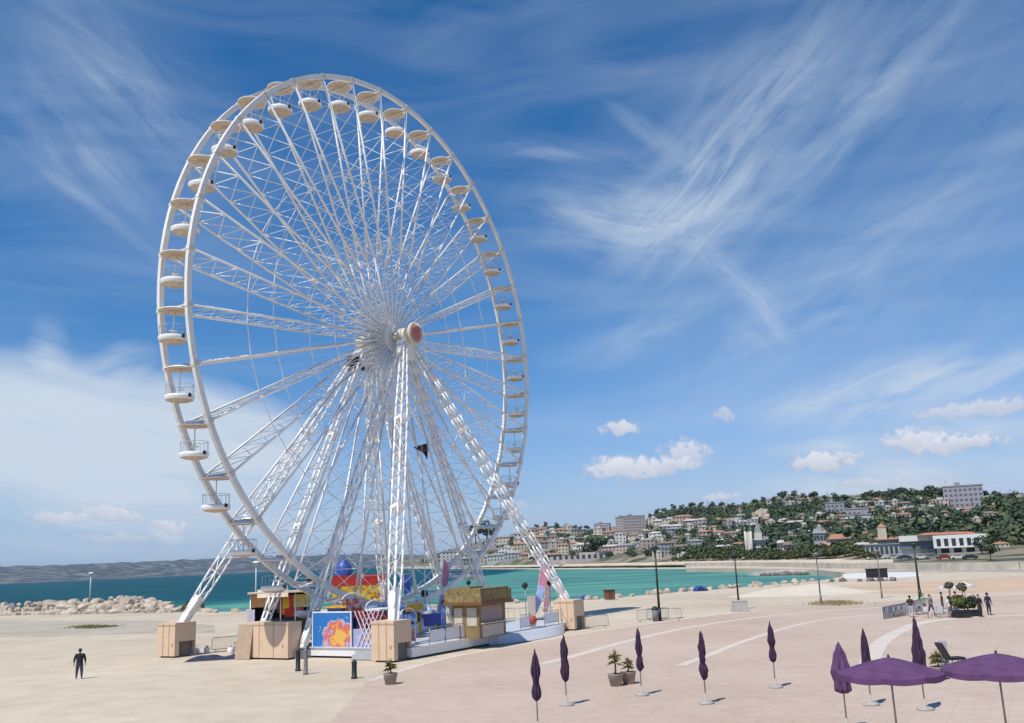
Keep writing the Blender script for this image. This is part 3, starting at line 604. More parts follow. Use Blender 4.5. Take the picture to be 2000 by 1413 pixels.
def castle_win(b, d):
    s = px2m(d)
    for i in range(8):
        for j in range(2): b.box(((-1+i*4.6)*s-.5, -.1, (4+j*8)*s), ((-1+i*4.6)*s+.5, .2, (8+j*8)*s))
bldg('turreted_villa', 1474, 1080, 'large white villa with grey pointed roofs and two slim turrets', 'villa', [('wall', mat('wall_ivory', (.66,.60,.53), .8, var=.06), castle), ('roof', roofmat('slate', (.27,.27,.29)), castle_roof), ('window', WINM, castle_win)])
def simple(wl, hl, dep, roofh, rc, ws_, nm, px, py, lab, tower=None, rz=0, wc_='tan'):
    def wf(b, d):
        s = px2m(d); b.box((-wl*s/2, 0, -3), (wl*s/2, dep, hl*s))
        if tower: b.box((tower[0]*s, 1, hl*s+.01), ((tower[0]+tower[1])*s, 1+tower[1]*s, (hl+tower[2])*s))
    def rf(b, d):
        s = px2m(d); h0 = hl*s+.03; z = h0+roofh*s; x = wl*s/2+.4; b.add([(-x, -.5, h0), (x, -.5, h0), (x, dep+.5, h0), (-x, dep+.5, h0), (-x*.7, dep/2, z), (x*.7, dep/2, z)], [(0,1,5,4),(2,3,4,5),(1,2,5),(3,0,4),(3,2,1,0)])
        if tower: cx = (tower[0]+tower[1]/2)*s; b.tube((cx, 1+tower[1]*s/2, (hl+tower[2])*s+.02), (cx, 1+tower[1]*s/2, (hl+tower[2]+tower[1]*.5)*s), tower[1]*s*.78, 4, 0, .1)
    def gf(b, d):
        s = px2m(d); n_ = max(2, int(wl/5))
        for i in range(n_): x = -wl*s/2+wl*s*(i+.5)/n_; b.box((x-.5, -.1, hl*s*.35), (x+.5, .2, hl*s*.8))
    return bldg(nm, px, py, lab, 'villa' if 'villa' in lab else 'building', [('wall', mat('wall_'+wc_, WALLC[wc_], .85), wf), ('roof', roofmat(rc, ROOFC.get(rc, (.5,.3,.2))), rf), ('window', WINM, gf)], rz)
simple(22, 20, 9, 8, 'grey', 0, 'stone_house', 1603, 1064, 'grey-walled tower house with pale steep roof left of the orange roofs', (-4, 9, 12), 0, 'grey')
simple(50, 10, 12, 9, 'orange', 0, 'orange_roofed_building', 1650, 1064, 'long low building with broad orange tiled roof', None, .1, 'cream')
simple(30, 8, 10, 6, 'pink_tile', 0, 'orange_roofed_building', 1612, 1076, 'low cream building with pale orange roof in front of the tower house', None, .1, 'cream')
simple(60, 10, 12, 5, 'orange', 0, 'orange_roofed_building', 1738, 1066, 'long orange-roofed building with a square cream tower', (-18, 15, 22), 0, 'cream')
simple(38, 12, 10, 4, 'pale', 0, 'stone_house', 1690, 1078, 'cream gabled building below the long orange roofs', None, -.1, 'cream')
simple(26, 12, 10, 6, 'brown', 0, 'stone_house', 1545, 1078, 'small pink villa to the right of the turreted villa', None, 0, 'pink')
simple(20, 14, 9, 5, 'pale', 0, 'stone_house', 1530, 1076, 'white gabled house touching the turreted villa', None, 0, 'white')
def outcrop():
    pt, q, d = onhill(1489, 1014); b = MB(); s_ = d/FPX
    bm = bmesh.new(); bmesh.ops.create_icosphere(bm, subdivisions=4, radius=1)
    for v in bm.verts:
        c = v.co.normalized(); r = 1+.35*mnoise.noise(c*1.8)+.2*mnoise.noise(c*5)+.08*mnoise.noise(c*12); v.co = Vector((c.x*r*17*s_, c.y*r*12*s_, c.z*r*15*s_))
    me = bpy.data.meshes.new('rock_outcrop'); bm.to_mesh(me); bm.free(); me.materials.append(mat('outcrop_rock', (.30,.25,.18), .9, scale=.12, col2=(.60,.53,.42), bump=1, bscale=.6))
    o = bpy.data.objects.new('rock_outcrop', me); C.objects.link(o); o.location = pt+Vector((0, 0, 3*s_)); tag(o, 'pale rounded rock outcrop standing out of the dark wood', 'rock outcrop')
outcrop()
# long white pavilion
def pav_w(b, d): s = px2m(d); b.box((-24*s, -2, 8*s), (60*s, 12, 11*s)); b.box((-24*s, 0, 24*s), (60*s, 12, 30*s)); b.box((-80*s, 4, 22*s), (-24.1*s, 14, 32*s)); b.box((-80*s, 6, -3), (-24.1*s, 14, 8*s)); [b.box((x*s, -1.5, 11.01*s), (x*s+1.0, -.6, 23.9*s)) for x in range(-24, 60, 12)]; [b.box((x*s, -1, -3), (x*s+1.3, 1, 7.9*s)) for x in range(-20, 60, 20)]
def pav_r(b, d): s = px2m(d); x0, x1 = -50*s, 50*s; b.add([(x0, 1, 32.1*s), (x1, 1, 30.1*s), (x1, 14, 30.1*s), (x0, 14, 32.1*s), (x0*.7, 8, 36*s), (x1*.7, 8, 35*s)], [(0,1,5,4),(2,3,4,5),(1,2,5),(3,0,4),(3,2,1,0)])
def pav_g(b, d): s = px2m(d); b.box((-24*s, 2, 11*s), (60*s, 2.3, 24*s)); b.box((-80*s, 5, 8*s), (-24*s, 5.3, 22*s)); b.box((-24*s, 3, -2), (60*s, 3.3, 8*s))
bldg('seafront_pavilion', 1855, 1080, 'long white two-storey pavilion with glazed front and orange roof above the beach', 'pavilion', [('wall', mat('wall_pav', (.70,.69,.66), .7), pav_w), ('roof', roofmat('orange2', (.52,.20,.12)), pav_r), ('window', mat('pavilion_glass', (.12,.14,.17), .2, var=.4, scale=.12), pav_g)])
# promenade wall
b = MB(); a0 = [P(x, y) for x, y in ((1655,1106),(1760,1103),(1860,1106),(1960,1108),(2150,1110))]
pw = [Vector((math.sin(azpx(x))*dd_, math.cos(azpx(x))*dd_, 0)) for x, dd_ in [(1340,440),(1400,410),(1480,360),(1560,315),(1640,275),(1740,246),(1850,226),(1990,215),(2200,208)]]
for p_, q_ in zip(pw, pw[1:]):
    dr_ = (q_-p_).normalized(); nn = Vector((-dr_.y, dr_.x, 0))*1.2
    b.add([p_-nn, q_-nn, q_+nn, p_+nn, *(v+Vector((0, 0, 1.4)) for v in (p_-nn, q_-nn, q_+nn, p_+nn))], [(0,1,5,4),(1,2,6,5),(2,3,7,6),(3,0,4,7),(4,5,6,7)])
tag(b.build('promenade_wall', mat('wall_prom', (.42,.37,.30), .9, scale=.35, col2=(.62,.56,.46), bump=.8, bscale=2, detail=8)), 'long pale stone retaining wall behind the curving beach', 'retaining wall')
#PART2
# ------------------------------------------------------------------ ferris wheel
YAW, RW, HW, HUBZ = 1.04114, 21.9, 1.316, 24.723
O = Vector((-10.747, 77.256, 0)); VA = Vector((math.cos(YAW), math.sin(YAW), 0)); VN = Vector((math.sin(YAW), -math.cos(YAW), 0))
def WL(a, n_, z=0): return O+VA*a+VN*n_+Vector((0, 0, z))
def pxa(p):                                   # photo column of a world point (used only for choosing sizes)
    v = p-Vector((0, 0, H)); return 1000+FPX*v.dot(XR)/v.dot(_F)
wheel = thing('ferris_wheel', O, YAW, 'giant white lattice ferris wheel standing by the beach', 'ferris wheel')
def ring(y, r, dr, dy, seg=108):
    b = MB(); vs = []
    for i in range(seg):
        t = 2*math.pi*i/seg
        for (rr, yy) in ((r-dr, y-dy), (r+dr, y-dy), (r+dr, y+dy), (r-dr, y+dy)): vs.append((rr*math.sin(t), yy, rr*math.cos(t)))
    fs = []
    for i in range(seg):
        j = (i+1) % seg
        for k in range(4): l = (k+1) % 4; fs.append((i*4+k, j*4+k, j*4+l, i*4+l))
    b.add(vs, fs); return b
RIMW = mat('rim_white', (.78,.755,.70), .4, var=.06, scale=.8)
for y in (-HW, HW):
    b = ring(y, RW, .19, .13)
    for i in range(36):                       # bolted joints
        t = R_(5.06+i*10)
        M = Matrix.Rotation(t, 4, 'Y'); b.box((-.13, y-.16, RW-.24), (.13, y+.16, RW+.22), 0, M)
    o = b.build('rim', RIMW, wheel, (0, 0, HUBZ))
def tie(y, r):
    b = MB(); pts = [(r*math.sin(R_(5.06+i*10)), y, r*math.cos(R_(5.06+i*10))) for i in range(37)]
    b.poly(pts, .035, 4); return b
for y in (-HW*.98, HW*.98):
    for r in (RW*.655, RW*.36): tie(y, r).build('tie_ring', WHITE, wheel, (0, 0, HUBZ))
def spoke_mesh():
    b = MB(); n_ = 11; r0 = 1.0
    yy = lambda r: lerp(.95, HW, min(1, (r-r0)/6))
    for s in (-1, 1):
        b.tube((0, s*yy(r0), r0), (0, s*HW, r0+6), .07, 6); b.tube((0, s*HW, r0+6), (0, s*HW, RW-.15), .09, 6)
    rs = [r0+(RW-r0-.4)*i/n_ for i in range(n_+1)]
    for i in range(n_):
        s = 1 if i % 2 else -1
        b.tube((0, s*yy(rs[i]), rs[i]), (0, -s*yy(rs[i+1]), rs[i+1]), .034, 4)
        b.tube((0, -s*yy(rs[i]), rs[i]), (0, s*yy(rs[i+1]), rs[i+1]), .026, 4)
        b.tube((0, -yy(rs[i+1]), rs[i+1]), (0, yy(rs[i+1]), rs[i+1]), .03, 4)
    return b
sp = spoke_mesh().build('spoke', WHITE, wheel)
cbm = MB(); cbm.tube((0, -HW, RW-.05), (0, HW, RW-.05), .085, 8); cbm.box((-.16, -HW-.17, RW-.22), (.16, -HW-.14, RW+.16)); cbm.box((-.16, HW+.14, RW-.22), (.16, HW+.17, RW+.16))
xb = cbm.build('crossbar', CREAM, wheel)
for i in range(36):
    for src in (sp, xb):
        o = src if i == 0 else src.copy()
        if i: C.objects.link(o); o.parent = wheel
        o.location = (0, 0, HUBZ); o.rotation_euler = (0, R_(5.06+i*10), 0)
# hub, axle, caps
b = MB(); RX = Matrix.Translation((0, 0, HUBZ)) @ Matrix.Rotation(R_(90), 4, 'X')      # lathe z -> -y (near side)
b.lathe([(.01,-2.9),(.34,-2.9),(.34,3.1),(.01,3.1)], 20, M=RX); b.build('axle', CREAM, wheel)
for s in (-1, 1):
    b = MB(); b.lathe([(.42, s*.95-.09),(1.25, s*.95-.09),(1.25, s*.95+.09),(.42, s*.95+.09)], 36, M=RX, smooth=False)
    for i in range(18): M = Matrix.Translation((0, 0, HUBZ)) @ Matrix.Rotation(R_(20*i), 4, 'Y'); b.box((-.05, -s*.95-.2, .5), (.05, -s*.95+.2, 1.2), 0, M)
    b.build('hub_flange', WHITE, wheel)
b = MB(); b.lathe([(.5,3.08),(.92,3.08),(.95,3.2),(.8,3.32),(.76,3.3),(.5,3.3)], 32, M=RX); 
for i in range(24): M = Matrix.Translation((0, 0, HUBZ)) @ Matrix.Rotation(R_(15*i), 4, 'Y'); b.box((-.02, -3.4, .6), (.02, -3.2, .9), 0, M)
hc = b.build('hub_cap_rim', CREAM, wheel)
b = MB(); b.lathe([(.001,3.42),(.3,3.42),(.55,3.38),(.74,3.305),(.74,3.25),(.01,3.25)], 28, M=RX); b.build('hub_cap', mat('faded_red_disc', (.45,.08,.07), .6, col2=(.55,.2,.17), scale=4), wheel)
b = MB(); b.lathe([(.3,1.75),(.62,1.75),(.62,2.75),(.3,2.75)], 20, M=RX); b.build('bearing', CREAM, wheel); b = MB(); b.lathe([(.3,-2.75),(.62,-2.75),(.62,-1.75),(.3,-1.75)], 20, M=RX); b.build('bearing', CREAM, wheel)
def lattice(p0, p1, w0, w1, wm, solid=2.6):
    p0 = Vector(p0); p1 = Vector(p1); d = (p1-p0); Ln = d.length; d.normalize()
    u = Vector((1, 0, 0)); u = (u-d*u.dot(d)).normalized(); v = d.cross(u)
    def wd(t): return lerp(w0, wm, min(1, t/.16)) if t < .5 else lerp(w1, wm, min(1, (1-t)/.3))
    n_ = max(8, int(Ln/1.15)); b = MB(); cs = ((-1, -1), (1, -1), (1, 1), (-1, 1))
    def pt(i, c): t = i/n_; w_ = wd(t)/2; return p0+d*(Ln*t)+u*(c[0]*w_)+v*(c[1]*w_)
    for c in cs:
        for i in range(n_): b.tube(pt(i, c), pt(i+1, c), .082, 6)
    for i in range(n_):
        for k in range(4):
            c, e = cs[k], cs[(k+1) % 4]
            if (i+k) % 2: c, e = e, c
            b.tube(pt(i, c), pt(i+1, e), .025, 4)
            if i % 2: b.tube(pt(i+1, cs[k]), pt(i+1, cs[(k+1) % 4]), .028, 4)
    # plated lower end
    t1 = solid/Ln
    def q(t, c): w_ = wd(t)/2*1.08; return p0+d*(Ln*t)+u*(c[0]*w_)+v*(c[1]*w_)
    vs = [q(-.01, c) for c in cs]+[q(t1, c) for c in cs]; b.add(vs, [(3,2,1,0),(4,5,6,7)]+[(k, (k+1) % 4, 4+(k+1) % 4, 4+k) for k in range(4)])
    # joint collars
    for tt in (.36, .68):
        vs = [p0+d*(Ln*tt-.14)+u*(c[0]*wd(tt)*.62)+v*(c[1]*wd(tt)*.62) for c in cs]+[p0+d*(Ln*tt+.14)+u*(c[0]*wd(tt)*.62)+v*(c[1]*wd(tt)*.62) for c in cs]
        b.add(vs, [(3,2,1,0),(4,5,6,7)]+[(k, (k+1) % 4, 4+(k+1) % 4, 4+k) for k in range(4)])
    return b
for sn in (-1, 1):
    for sa in (-1, 1):
        lattice((sa*12.2, -sn*10.0, 2.0), (sa*.55, -sn*2.45, HUBZ-.9), .36, .34, .64).build('leg', WHITE, wheel)
        lattice((sa*12.0, -sn*2.2, .9), (sa*.55, -sn*2.0, HUBZ-1.1), .28, .3, .5, 1.8).build('leg', WHITE, wheel)
for sn in (-1, 1):
    b = MB(); y = -sn*2.25; b.box((-.75, y-.42, HUBZ-2.0), (.75, y+.42, HUBZ-.55)); b.box((-.45, y-.4, HUBZ-.55), (.45, y+.4, HUBZ+.1)); b.box((-1.15, y-.2, HUBZ-1.7), (1.15, y+.2, HUBZ-1.2)); b.build('bearing_block', WHITE, wheel)
b = MB(); b.box((-1.5, 1.9, HUBZ-2.5), (-.5, 2.9, HUBZ-1.3)); b.box((.3, 2.0, HUBZ-2.4), (1.2, 2.7, HUBZ-1.5)); b.build('drive_motor', DARKM, wheel)
# base beams on the ground between the feet
b = MB()
for sn in (-1, 1): b.box((-12.6, -sn*2.2-.25, .02), (12.6, -sn*2.2+.25, .5))
b.build('base_beam', GREYM, wheel)

# gondolas
def gondola(label):
    t = thing('gondola', (0, 0, 0), 0, label, 'gondola', 'round open gondolas hanging round the wheel rim')
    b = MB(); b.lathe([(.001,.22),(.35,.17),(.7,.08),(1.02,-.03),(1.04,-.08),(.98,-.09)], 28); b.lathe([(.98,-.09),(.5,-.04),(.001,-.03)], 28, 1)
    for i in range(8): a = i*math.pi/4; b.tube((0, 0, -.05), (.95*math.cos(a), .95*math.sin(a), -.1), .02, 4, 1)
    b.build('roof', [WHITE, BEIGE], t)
    b = MB(); b.tube((0, 0, .1), (0, 0, -2.1), .045, 8); b.lathe([(.001,-1.42),(.28,-1.42),(.28,-1.39),(.001,-1.39)], 14); b.build('pole', WHITE, t)
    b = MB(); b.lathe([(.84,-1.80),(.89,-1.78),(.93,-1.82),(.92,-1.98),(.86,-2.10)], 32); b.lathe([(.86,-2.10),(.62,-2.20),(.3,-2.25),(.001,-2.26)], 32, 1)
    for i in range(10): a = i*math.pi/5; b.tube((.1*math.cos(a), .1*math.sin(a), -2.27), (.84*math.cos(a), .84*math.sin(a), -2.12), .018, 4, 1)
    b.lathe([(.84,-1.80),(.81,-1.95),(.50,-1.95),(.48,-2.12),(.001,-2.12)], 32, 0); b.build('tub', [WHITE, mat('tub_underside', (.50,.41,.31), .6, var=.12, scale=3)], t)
    b = MB(); n_ = 16
    for i in range(n_):
        a = 2*math.pi*i/n_; b.tube((.87*math.cos(a), .87*math.sin(a), -1.8), (.87*math.cos(a), .87*math.sin(a), -1.1), .011, 4)
    for z in (-1.1,):
        b.poly([(.87*math.cos(2*math.pi*i/24), .87*math.sin(2*math.pi*i/24), z) for i in range(25)], .016, 5)
    b.build('railing', mat('rail_pale', (.5,.52,.54), .45, .2), t)
    b = MB(); b.box((-.09, -1.0, -1.98), (.09, -.88, -1.74)); b.build('latch', DARKM, t)
    return t
g0 = None
for i in range(36):
    th = R_(5.06+i*10)
    c = i+1
    if i == 0: lab = 'topmost gondola, just right of the highest point of the wheel'
    elif i < 18: lab = 'gondola %s clockwise from the topmost, on the right side' % (ORD[i-1] if False else ORD[i])
    elif i == 18: lab = 'lowest gondola, behind the tall front support leg'
    else: lab = 'gondola %s anticlockwise from the topmost, on the left side' % ORD[36-i]
    if i == 0: g0 = gondola(lab); o = g0
    else: o = dup(g0, label=lab)
    o.location = WL(RW*math.sin(th), 0, HUBZ+RW*math.cos(th)-.16); o.rotation_euler = (0, 0, YAW)

# ballast boxes clad in plywood
def ballast(a, n_, la, ln_, h, label, open_=True):
    t = thing('ballast_box', WL(a, n_), YAW, label, 'ballast box', 'plywood clad ballast boxes at the feet of the wheel')
    b = MB(); th = .05
    x0, x1, y0, y1 = -la/2, la/2, -ln_/2, ln_/2
    b.box((x0, y0, .12), (x0+th, y1, h))
    b.box((x0+th, y1-th, .12), (x1, y1, h)); b.box((x1-th, y0, .12), (x1, y1-th, h))
    if open_: b.box((x0+th, y0, h*.46), (x1-th, y0+th, h)); b.box((x0+th, y0, .12), (x0+th+.35, y0+th, h*.46))
    else: b.box((x0+th, y0, .12), (x1-th, y0+th, h))
    b.box((x0+.003, y0+.003, h), (x1-.003, y1-.003, h+.04))
    b.build('cladding', PLY, t)
    b = MB(); b.box((x0+.2, y0+.25, 0), (x1-.2, y1-.2, h*.8)); b.build('ballast_block', mat('grey_steel_block', (.16,.15,.14), .6, .3, var=.2), t)
    b = MB()
    for k in range(1, 3): b.box((x0-.03, y0+ln_*k/3-.03, .12), (x0-.002, y0+ln_*k/3+.03, h))
    b.box((x0-.03, y0, h-.16), (x0-.002, y1, h-.1)); b.box((x0-.04, y0+ln_*.1, h*.35), (x0-.002, y0+ln_*.1+.16, h*.35+.16)); b.build('batten', mat('pale_batten', (.52,.37,.24), .7), t)
    return t
ballast(-12.5, -9.9, 1.9, 1.9, 2.4, 'plywood ballast box at the far left leg, standing alone on the sand')
ballast(-12.4, 10.0, 1.8, 1.8, 2.45, 'plywood ballast box at the foot of the front leg, with a grey steel side')
ballast(10.9, 10.6, 1.9, 1.9, 2.4, 'plywood ballast box at the right leg, at the far end of the deck')
ballast(-12.5, -.15, 1.3, 4.0, 2.4, 'widest plywood ballast box, below the colourful stall', False)
# leaning plywood board
b = MB(); b.box((-.03, 0, 0), (.03, 1.4, 2.3)); o = b.build('plywood_board', mat('plywood_leaning', (.45,.34,.25), .7, var=.1), None); o.matrix_world = Matrix.Translation(WL(-13.45, -1.4, .02)) @ Matrix.Rotation(YAW, 4, 'Z') @ Matrix.Rotation(R_(8), 4, 'Y'); tag(o, 'brown board leaning against the widest ballast box', 'board')

# ------------------------------------------------------------------ loading deck
DZ = .72
t = thing('loading_deck', WL(0, 6), YAW, 'long white raised boarding deck in front of the wheel', 'platform'); deck = t
def dl(a, n_): return (a, -(n_-6))            # deck local
b = MB(); pts = [dl(-11.6,2.4),dl(11.8,2.4),dl(11.8,9.2),dl(9.2,11.0),dl(-9.2,11.0),dl(-11.6,11.0)]
pts = pts[::-1]
b.prism(pts, .14, DZ-.06); b.build('deck_fascia', mat('fascia_white', (.76,.76,.76), .35, var=.04), t)
b = MB(); b.prism([dl(-11.7,2.35),dl(-11.7,11.1),dl(-9.2,11.1),dl(9.3,11.1),dl(11.9,9.25),dl(11.9,2.35)], DZ-.058, DZ); b.build('deck_floor', mat('deck_aluminium', (.68,.69,.70), .4, .2, var=.1, scale=4), t)
# curved entrance apron
b = MB(); arc = [dl(-2.5+11.5*k/16, 11.02+1.5*math.sin(math.pi*k/16)**.7) for k in range(17)]
top = [dl(-2.5+11.5*k/16, 11.02+.9*math.sin(math.pi*k/16)**.7) for k in range(17)]
n_ = 17; b.add([(x, y, .03) for x, y in arc]+[(x, y, DZ-.1) for x, y in top], [(i, i+1, n_+i+1, n_+i) for i in range(n_-1)]); b.add([(x, y, DZ-.1) for x, y in top]+[(dl(9, 11.02)[0], dl(9, 11.02)[1], DZ-.09), (dl(-2.5, 11.02)[0], dl(-2.5, 11.02)[1], DZ-.09)], [tuple(range(n_+2))])
b.build('entrance_apron', mat('apron_grey', (.62,.63,.66), .35, var=.05), t)
def rail(pts, h=1.05, z=DZ, nm='railing', mt=None, npp=5):
    for p, q in zip(pts, pts[1:]):
        b = MB(); p = Vector((*p, z)); q = Vector((*q, z)); up = Vector((0, 0, h))
        b.tube(p, p+up, .03, 6); b.tube(q, q+up, .03, 6); b.tube(p+up, q+up, .025, 6); b.tube(p+up*.15, q+up*.15, .02, 5)
        for k in range(1, npp): f = k/npp; b.tube(p.lerp(q, f)+up*.15, p.lerp(q, f)+up, .013, 4)
        b.build(nm, mt or GREYM, t)
rail([dl(x, 10.8) for x in (-9.4,-7.6,-5.8,-4.0)]); rail([dl(x, 10.8) for x in (2.4,4.2)]); rail([dl(x, 10.8) for x in (6.2,8.6)]); rail([dl(9.4, 10.7), dl(11.6, 9.1), dl(11.6, 6), dl(11.6, 3)])
rail([dl(x, 3.2) for x in (2,4.4,6.8,9.2,11.4)])
# glass/white infill sheets in the rail
for x0, x1 in ((-9.3,-7.7),(-7.5,-5.9),(-5.7,-4.1),(2.5,4.1),(6.3,8.5)):
    b = MB(); b.box((x0, dl(0, 10.8)[1]-.01, DZ+.1), (x1, dl(0, 10.8)[1]+.01, DZ+.9))
    b.build('rail_infill', mat('white_infill', (.74,.76,.78), .3, var=.05), t)
# steps at the left
b = MB()
for k in range(3): b.box((-11.6-.3*(k+1), dl(0, 8.6)[1], .05), (-11.62-.3*k, dl(0, 6.6)[1], DZ-.2*(k+1)+.0))
b.build('steps', mat('step_metal', (.5,.5,.5), .5, .3), t)
# painted panel: sunburst of warm colours on blue
def art_mat(name, bgc, c1, c2, c3, centre, size, seed=0, wave=False):
    m = bpy.data.materials.new(name); m.use_nodes = True; t = m.node_tree; b = t.nodes['Principled BSDF']; b.inputs['Roughness'].default_value = .45
    tcn = t.nodes.new('ShaderNodeTexCoord'); mp = t.nodes.new('ShaderNodeMapping'); mp.vector_type = 'TEXTURE'; mp.inputs['Location'].default_value = centre; mp.inputs['Scale'].default_value = size
    n = t.nodes.new('ShaderNodeTexNoise'); n.inputs['Scale'].default_value = 1.9; n.inputs['Detail'].default_value = 8; n.noise_dimensions = '4D'; n.inputs['W'].default_value = seed
    t.links.new(tcn.outputs['Object'], n.inputs['Vector']); t.links.new(tcn.outputs['Object'], mp.inputs[0])
    a = t.nodes.new('ShaderNodeVectorMath'); a.operation = 'MULTIPLY_ADD'; t.links.new(n.outputs['Color'], a.inputs[0]); a.inputs[1].default_value = (1.9,)*3; t.links.new(mp.outputs[0], a.inputs[2])
    s = t.nodes.new('ShaderNodeVectorMath'); s.operation = 'SUBTRACT'; t.links.new(a.outputs[0], s.inputs[0]); s.inputs[1].default_value = (.95,)*3
    l = t.nodes.new('ShaderNodeVectorMath'); l.operation = 'LENGTH'; t.links.new(s.outputs[0], l.inputs[0])
    r = t.nodes.new('ShaderNodeValToRGB'); r.color_ramp.interpolation = 'LINEAR'; e = r.color_ramp.elements
    e[0].position = 0; e[0].color = (*c1, 1); e[1].position = 1; e[1].color = (*bgc, 1)
    for p_, c_ in ((.35, c1), (.48, c2), (.66, c3), (.78, (.6,.5,.5)), (.84, bgc)):
        x = e.new(p_); x.color = (*c_, 1)
    t.links.new(l.outputs['Value'], r.inputs[0]); t.links.new(r.outputs[0], b.inputs['Base Color']); return m
pf = thing('painted_panel', WL(-11.5, 2.6, DZ), YAW, 'bright blue painted panel with a swirling orange and yellow sunburst', 'painted panel')
b = MB(); b.box((-.04, -3.3, 0), (.04, 0, 2.2)); b.build('board', art_mat('sunburst_art', (.02,.17,.5), (.75,.45,.1), (.7,.18,.07), (.55,.12,.2), (0, -2.35, .75), (1, 1.75, 1.35), 3), pf)
b = MB(); b.box((-.05, -3.38, -.02), (.05, -3.31, 2.3)); b.box((-.05, .01, -.02), (.05, .08, 2.3)); b.box((-.05, -3.31, 2.21), (.05, .01, 2.29)); b.build('frame', WHITE, pf)
pf = thing('lattice_screen', WL(-11.5, 6.05, DZ), YAW, 'lilac and white crisscross screen with red arcs between the blue panel and the front leg', 'screen')
b = MB()
for k in range(-3, 9):
    for s_ in (-1, 1):
        y0 = -.35*k; p = (s_*.03, y0, 0); q = (s_*.03, y0-s_*1.2, 2.3)
        if -2.95 < p[1] < 0 and -2.95 < q[1] < 0.0: b.tube(p, q, .035, 4)
b.build('lattice', mat('lilac_white', (.55,.52,.66), .5, scale=3, col2=(.75,.74,.8)), pf)
b = MB()
for k in range(4): c = Vector((0, -.5-.65*k, 1.9-.25*(k % 2))); b.poly([c+Vector((.05, .38*math.cos(a_), .38*math.sin(a_))) for a_ in [math.pi*i/8 for i in range(9)]], .05, 5)
b.build('arc', RED, pf)
b = MB(); b.box((.08, -2.95, 0), (.12, 0, 1.15)); b.build('backing', art_mat('backing_art', (.35,.38,.6), (.6,.5,.35), (.3,.3,.55), (.5,.5,.6), (.1, -1.2, .6), (1, .9, .6), 9), pf)

# ticket kiosk
k0 = P(937, 1248, DZ)
KH = mat('khaki_wood', (.17,.125,.05), .7, scale=1.5, col2=(.30,.22,.10), bump=.3); KT = mat('khaki_thatch', (.15,.11,.04), .9, scale=4, col2=(.36,.28,.13), bump=.6)
t = thing('ticket_kiosk', k0, YAW, 'brown wooden ticket kiosk with an overhanging roof and pale windows on the deck', 'kiosk')
KP = mat('kiosk_pane', (.60,.55,.45), .3, var=.1); KX, KY, hh = 3.5, 2.3, 2.35
b = MB()
for y0, y1, z0, z1 in ((0,.2,0,hh),(1.05,1.4,0,hh),(2.1,KY,0,hh),(.2,1.05,0,.85),(1.35,2.1,0,.85),(.2,1.05,2.05,hh),(1.35,2.1,2.05,hh)): b.box((0, y0, z0), (.1, y1, z1))
for x0, x1, z0, z1 in ((.1,.3,0,hh),(KX-.3,KX,0,hh),(.3,KX-.3,0,1.0),(.3,KX-.3,2.1,hh)): b.box((x0, .0, z0), (x1, .1, z1))
b.box((KX-.1, .1, 0), (KX, KY, hh)); b.box((.1, KY-.1, 0), (KX-.1, KY, hh)); b.build('wall', KH, t)
b = MB(); b.box((-.4, -.45, hh-.02), (KX+.2, KY+.3, hh+.85)); b.box((-.25, -.3, hh+.85), (KX+.05, KY+.15, hh+1.0)); b.box((.4, 1.0, hh+1.0), (2.2, 2.2, hh+1.12)); b.build('roof', KT, t)
b = MB(); b.box((-.5, -.55, hh-.1), (KX+.3, -.45, hh+.1)); b.box((-.5, -.45, hh-.1), (-.4, KY+.4, hh+.1)); b.build('roof_trim', mat('trim_brown', (.20,.09,.03), .6), t)
for y0, y1 in ((.2,1.05),(1.35,2.1)): b = MB(); b.box((.04, y0, .85), (.07, y1, 2.05)); b.build('window', KP, t)
b = MB(); b.box((.3, .04, 1.0), (KX-.3, .07, 2.1)); b.build('window', mat('kiosk_pane_shaded', (.30,.24,.22), .4), t)  # darker pane colour carries the shade of the right-hand side
b = MB(); b.box((.2, -.25, .95), (KX-.2, -.003, 1.02)); b.build('counter', KP, t)
b = MB(); b.box((-.06, 1.4, .08), (-.003, 2.25, .8)); b.build('sign_panel', art_mat('sign_art', (.45,.1,.08), (.1,.12,.5), (.5,.06,.05), (.55,.25,.2), (0, 2.3, .4), (1, .45, .5), 5), t)
b = MB(); b.box((.35, -.04, .08), (KX-.35, -.003, .85)); b.build('front_panel', mat('kiosk_front', (.50,.45,.38), .6), t)
# colourful stall at the left
s0 = PD(548, 1200, 84); s0.z = 0
t = thing('fairground_stall', s0, -math.atan2(s0.x, s0.y)*1.0+.0, 'colourful fairground stall with beige awning, red and yellow panels and a dark counter', 'stall')
def panel(nm, x0, x1, z0, z1, m_, y=-.0, th=.06): b = MB(); b.box((x0, y, z0), (x1, y+th, z1)); b.build(nm, m_, t)
OCH = mat('ochre_paint', (.50,.26,.08), .6, scale=2, col2=(.65,.42,.2)); YEL = mat('yellow_paint', (.62,.36,.02), .5, var=.25, scale=2); MAR = mat('maroon_paint', (.16,.03,.06), .5, var=.3, scale=2)
b = MB(); b.box((-2.5, 0, 0), (2.5, .08, 1.4)); b.box((-2.5, .08, 0), (-2.42, 2.6, 4.0)); b.box((2.42, .08, 0), (2.5, 2.6, 4.0)); b.box((-2.42, 2.52, 0), (2.42, 2.6, 4.0)); b.build('wall', mat('stall_dark', (.03,.035,.04), .6, var=.3), t)
panel('counter', -1.4, 2.5, 1.4, 1.95, mat('counter_black', (.015,.02,.02), .4), -.3, .3)
b = MB()
for x in (-2.45, -1.2, 0, 1.2, 2.45): b.tube((x, -.25, 0), (x, -.25, 3.9), .06, 6)
b.build('post', WHITE, t)
